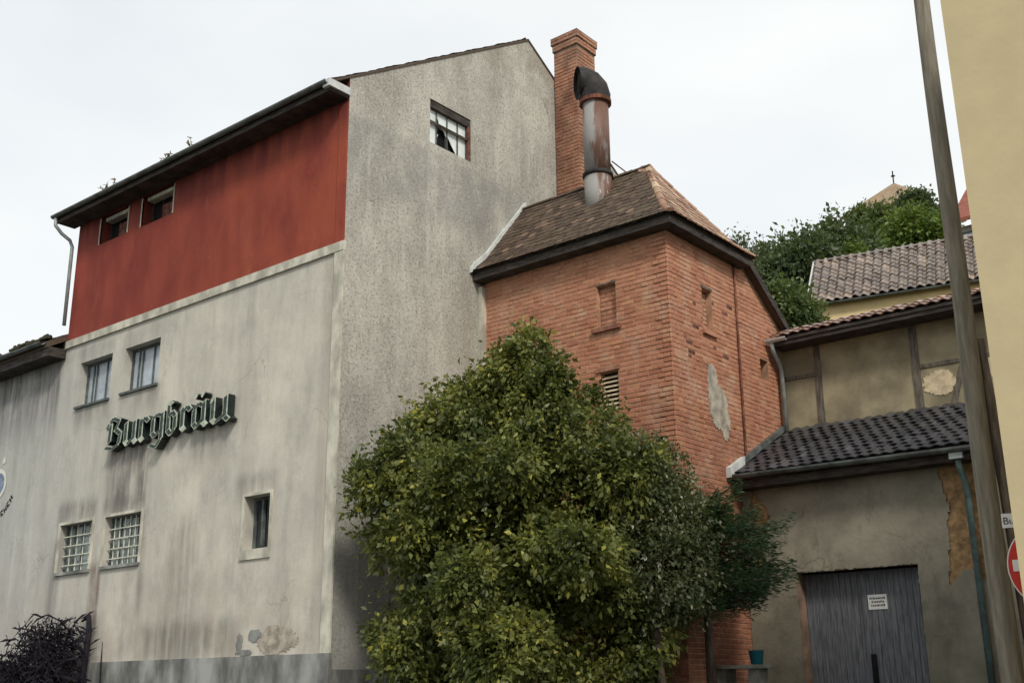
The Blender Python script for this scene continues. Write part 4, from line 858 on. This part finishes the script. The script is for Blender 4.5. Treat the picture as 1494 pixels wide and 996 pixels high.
bush = [E3(740, 592, 17.6, 84, 82), E3(662, 640, 17.4, 66, 70), E3(815, 640, 17.4, 84, 84), E3(612, 712, 17.2, 66, 72), E3(700, 740, 16.8, 118, 110), E3(850, 745, 17.0, 105, 105),
        E3(625, 825, 16.7, 82, 100), E3(760, 850, 16.4, 140, 125), E3(625, 950, 16.6, 82, 95), E3(760, 980, 16.4, 160, 120), E3(890, 930, 16.6, 74, 105), E3(555, 715, 17.2, 42, 40)]
rb = random.Random(4); lobes = []
for (c, r) in bush:                                     # many separate lobes over the big shapes leave lumps and shadowed gaps
    for q in range(15 if r[0] > 1.0 else 9):
        d = Vector((rb.gauss(.1, 1), rb.gauss(-.35, 1), rb.gauss(.2, .9))).normalized(); f_ = rb.uniform(.20, .48)*min(r[0], 1.05); p_ = Vector(c)+Vector((d.x*r[0], d.y*r[1], d.z*r[2]))*rb.uniform(.72, .98)
        lobes.append((tuple(p_), (f_, f_, f_*rb.uniform(.7, 1.15))))
core = [(c, tuple(v*.74 for v in r)) for c, r in bush]
bush = lobes
sprig = []; sdir = []
for q in range(170):                                    # single shoots sticking out
    c, r = rb.choice(bush); d = Vector((rb.gauss(0, 1), rb.gauss(0, 1), rb.gauss(.5, .7))).normalized(); a_ = Vector(c)+Vector((d.x*r[0], d.y*r[1], d.z*r[2])); tip = a_+d*rb.uniform(.2, .45)+Vector((0, 0, rb.uniform(-.15, .15)))
    for k in range(26): p_ = a_.lerp(tip, rb.random()); sprig.append((p_.x+rb.gauss(0, .035), p_.y+rb.gauss(0, .035), p_.z+rb.gauss(0, .035))); sdir.append((d.x+rb.gauss(0, .6), d.y+rb.gauss(0, .6), d.z+rb.gauss(-.4, .6)))
sprig, sdir = np.array(sprig), np.array(sdir); kp = clear(sprig)
cc_, cd_ = clumps(core, 900, 45, .2, (.5, 1.0), clear)
plant('large_bush', 'large dark green bush with yellowing leaves in the corner below the tower', 'bush', (2.6, 1.3, gz(2.6, 1.3)), bush, 2600, 62, .085, .088, 'leaf_bush', keep=clear, trunk=.16, inner=0, limbs=22, extra=(np.vstack([sprig[kp], cc_]), np.vstack([sdir[kp], cd_])))
pale = [E3(935, 720, 16.9, 62, 62), E3(985, 770, 16.8, 42, 60), E3(950, 830, 16.6, 72, 80), E3(925, 680, 17.1, 40, 36)]
sp = []
for k in range(9):                                     # loose sprays rising above the shrub
    a = at(890+k*14, 660, 17.0); tip = at((850, 875, 915, 945, 965, 985, 1000, 990, 1010)[k], (640, 610, 590, 650, 640, 650, 665, 700, 720)[k], 17.0)
    for q in range(70): t_ = random.random(); p_ = a.lerp(tip, t_); sp.append((p_.x+random.gauss(0, .05), p_.y+random.gauss(0, .05), p_.z+random.gauss(0, .05)))
sp = np.array(sp)
plant('pale_shrub', 'pale glinting small-leaved shrub leaning against the large bush', 'bush', (4.7, 1.9, gz(4.7, 1.9)), pale, 560, 50, .13, .065, 'leaf_pale', keep=clear, trunk=.08, inner=50, extra=(sp, RNG.normal(size=sp.shape)))
# conifer with flat drooping sprays
cb = at(1030, 850, 17.3); cb.z = gz(cb.x, cb.y)
cf = thing('conifer', cb, 'dark green conifer with flat drooping sprays beside the tower wall', 'conifer')
tb('trunk', 'bark', cf, [cb-uz*.1, cb+uz*1.8, cb+uz*3.6], [.09, .06, .015], 8)
pts = []; dirs = []; kk = MB()
for k in range(110):
    h = random.uniform(1.75, 3.45); a = random.uniform(0, 2*math.pi); Lb = (1.15-.2*abs(h-2.3))*random.uniform(.6, 1.05); 
    if h > 3.1: Lb *= .7
    dh = Vector((math.cos(a), math.sin(a), 0)); p0 = cb+uz*h
    if k < 22: dh = Vector((RX.x, RX.y, 0)).normalized()*.95+Vector((random.gauss(0, .2), random.gauss(0, .2), 0)); Lb = random.uniform(.8, 1.35); p0 = cb+uz*random.uniform(1.9, 3.1)
    tip = p0+dh*Lb+uz*random.uniform(-.05, .25)
    if tip.x < 4.4 and tip.y > 3.3: continue
    kk.tube([p0, p0.lerp(tip, .5)-uz*.06, tip], [.02, .013, .004], 5)
    for q in range(330):
        t_ = random.random()**.7; c0 = p0.lerp(tip, t_)-uz*(.24*t_*(1-t_)); wd = .15*(1-t_*.75); side = Vector((-dh.y, dh.x, 0))
        pts.append(c0+side*random.gauss(0, wd*.6)+uz*random.gauss(0, .07)-uz*random.random()**2*.16); dirs.append(dh*1.0+side*random.gauss(0, .5)-uz*random.uniform(-.3, .6))
kk.build('branch', 'bark', cf); pts = np.array(pts); dirs = np.array(dirs); k = (pts[:, 0] > 4.25) | (pts[:, 1] < 3.4); pts, dirs = pts[k], dirs[k]
L = RNG.uniform(.05, .11, len(pts)); leaf_mesh('foliage', 'needle', cf, pts, dirs, L, L*.10)
# hillside trees
def tree(label, top, rp, rz, t, mat, nc=260, leaf=.22, sub=5, name='broadleaf_tree', seed=0):
    rr = random.Random(seed); c = at(top[0], top[1]+rz, t); m_ = t/FPX; ells = [((c.x, c.y, c.z), (rp*m_*.8, rp*m_*.8, rz*m_*.85))]
    for k in range(sub): a = rr.uniform(0, 6.28); ells.append(((c.x+math.cos(a)*rp*m_*.6, c.y+math.sin(a)*rp*m_*.6, c.z+rr.uniform(-.7, .45)*rz*m_), (rp*m_*rr.uniform(.35, .55),)*2+(rz*m_*rr.uniform(.3, .5),)))
    return plant(name, label, 'tree', (c.x, c.y, gz(c.x, c.y)), ells, nc, 30, .055*rp*m_+.12, leaf, mat, 'trees on the hillside', trunk=.2, drop=.3, inner=nc//4, limbs=7)
tree('dark leafy tree rising behind the left end of the pantile roof', (1222, 314), 46, 70, 34, 'leaf_dark', 620, .15, seed=1)
tree('dense dark tree between the tower roof and the pantile roof', (1165, 338), 52, 72, 33, 'leaf_dark', 640, .15, seed=2)
tree('thin grey-green tree with upright twigs just above the tower roof edge', (1080, 338), 24, 50, 31, 'leaf_grey', 90, .11, seed=3)
tree('grey-green rounded tree between the thin tree and the dark trees', (1118, 352), 34, 52, 36, 'leaf_grey', 360, .13, seed=4)
tree('mid green low tree filling the gap beside the yellow wall', (1146, 415), 40, 52, 27, 'leaf_mid', 520, .12, seed=5)
tree('bright yellow-green tree below the turret', (1336, 308), 50, 44, 42, 'leaf_bright', 620, .17, seed=6)
tree('dark tree hugging the turret roof', (1342, 281), 28, 36, 50, 'leaf_dark', 420, .19, seed=7)
tree('slender mid green tree left of the turret roof', (1262, 292), 20, 56, 48, 'leaf_mid', 340, .17, seed=8)
tree('mid green tree below the slender tree, above the pantile ridge', (1292, 300), 34, 48, 46, 'leaf_mid', 520, .17, seed=9)
tree('small bright bush just above the pantile ridge', (1244, 360), 20, 24, 33, 'leaf_bright', 200, .11, seed=10)
# dead brambles against the front
bb = Vector((-7.3, -.75, .12)); bm = thing('dead_bramble', bb, 'dark tangled dead bramble heap with arching canes against the pale front', 'bramble')
hb = lambda x: 1.95+.75*math.exp(-((x+7.0)/.95)**2) if x < -7.0 else 2.8*max(0, 1-((x+7.0)/.75)**2)
b = MB()
for k in range(4200):
    x = random.uniform(-11.5, -6.35); hh = hb(x)+.28; p = Vector((x, random.uniform(-1.1, -.12), random.uniform(.1, 1)**.8*hh)); d = Vector((random.gauss(.1, .35), random.gauss(0, .15), random.gauss(.15, .3)))*.7
    if p.z+d.z > hh+.22: d.z = -abs(d.z)
    n_ = Vector((random.gauss(0, 1), random.gauss(0, 1), random.gauss(0, 1))).cross(d).normalized()*random.uniform(.003, .009); b.poly([p-n_, p+n_, p+d*.6+n_*.6+Vector((0, 0, -.04)), p+d+Vector((0, 0, -.14))])
b.build('twig_mass', 'dead', bm)
c0 = RNG.uniform(size=(26000, 3)); xx = -11.5+c0[:, 0]*5.0; hz_ = np.array([hb(x) for x in xx]); pp = np.stack([xx, -1.05+c0[:, 1]*.9, .1+c0[:, 2]**.7*hz_], 1); L = RNG.uniform(.05, .13, len(pp)); leaf_mesh('withered_leaves', 'dead', bm, pp, RNG.normal(size=pp.shape), L, L*.16)
for (x0, x1, h, r_) in ((-7.35, -6.55, 2.75, .022), (-7.6, -6.9, 2.6, .018), (-6.6, -7.2, 2.3, .02), (-6.5, -6.35, 2.2, .02), (-6.9, -6.45, 2.35, .016)):
    tb('cane', 'dead', bm, [(x0+(x1-x0)*t, -.5+.1*math.sin(t*3), .12+(h-.12)*math.sin(min(1, t*1.25)*math.pi*.62)) for t in np.linspace(0, 1, 12)], r_, 6)
tb('stem', 'dead', bm, [(-6.62, -.3, .1), (-6.60, -.25, 1.4), (-6.58, -.2, 2.2), (-6.6, -.16, 2.7), (-6.72, -.12, 2.98), (-6.95, -.12, 2.9)], [.075, .07, .06, .055, .045, .02], 8)
tb('stem', 'dead', bm, [(-5.95, -.25, .12), (-6.0, -.18, 1.5), (-6.15, -.12, 2.1), (-6.2, -.1, 2.5)], [.022, .018, .014, .006], 6)
# weeds in the roof gutter
for k, (x, h, lab) in enumerate(((-6.95, .18, 'short dry weeds in the roof gutter above the dark red-storey openings'), (-4.85, .13, 'lowest wispy weeds in the middle of the roof gutter'), (-4.05, .33, 'tall thin weed sprouting from the roof gutter above the red wall'))):
    wd = thing('gutter_weed', (x, -.5, 11.70), lab, 'weed', 'weeds in the roof gutter')
    for q in range(6 if k != 2 else 3):
        a = random.gauss(0, .16); x0 = x+random.gauss(0, .12); hh = h*random.uniform(.5, 1); b = MB(); pa = [Vector((x0, -.5, 11.66)), Vector((x0+a*.4, -.5, 11.70+hh*.5)), Vector((x0+a, -.5, 11.74+hh))]; b.tube(pa, [.007, .006, .003], 4)
        for z_ in range(7): p = pa[1].lerp(pa[2], random.random()); d = Vector((random.gauss(0, .06), random.gauss(0, .04), random.uniform(0, .05))); n_ = Vector((0, .01, .012)); b.poly([p-n_, p+n_, p+d+n_, p+d-n_*.5])
        b.build('stalk', 'dry', wd)
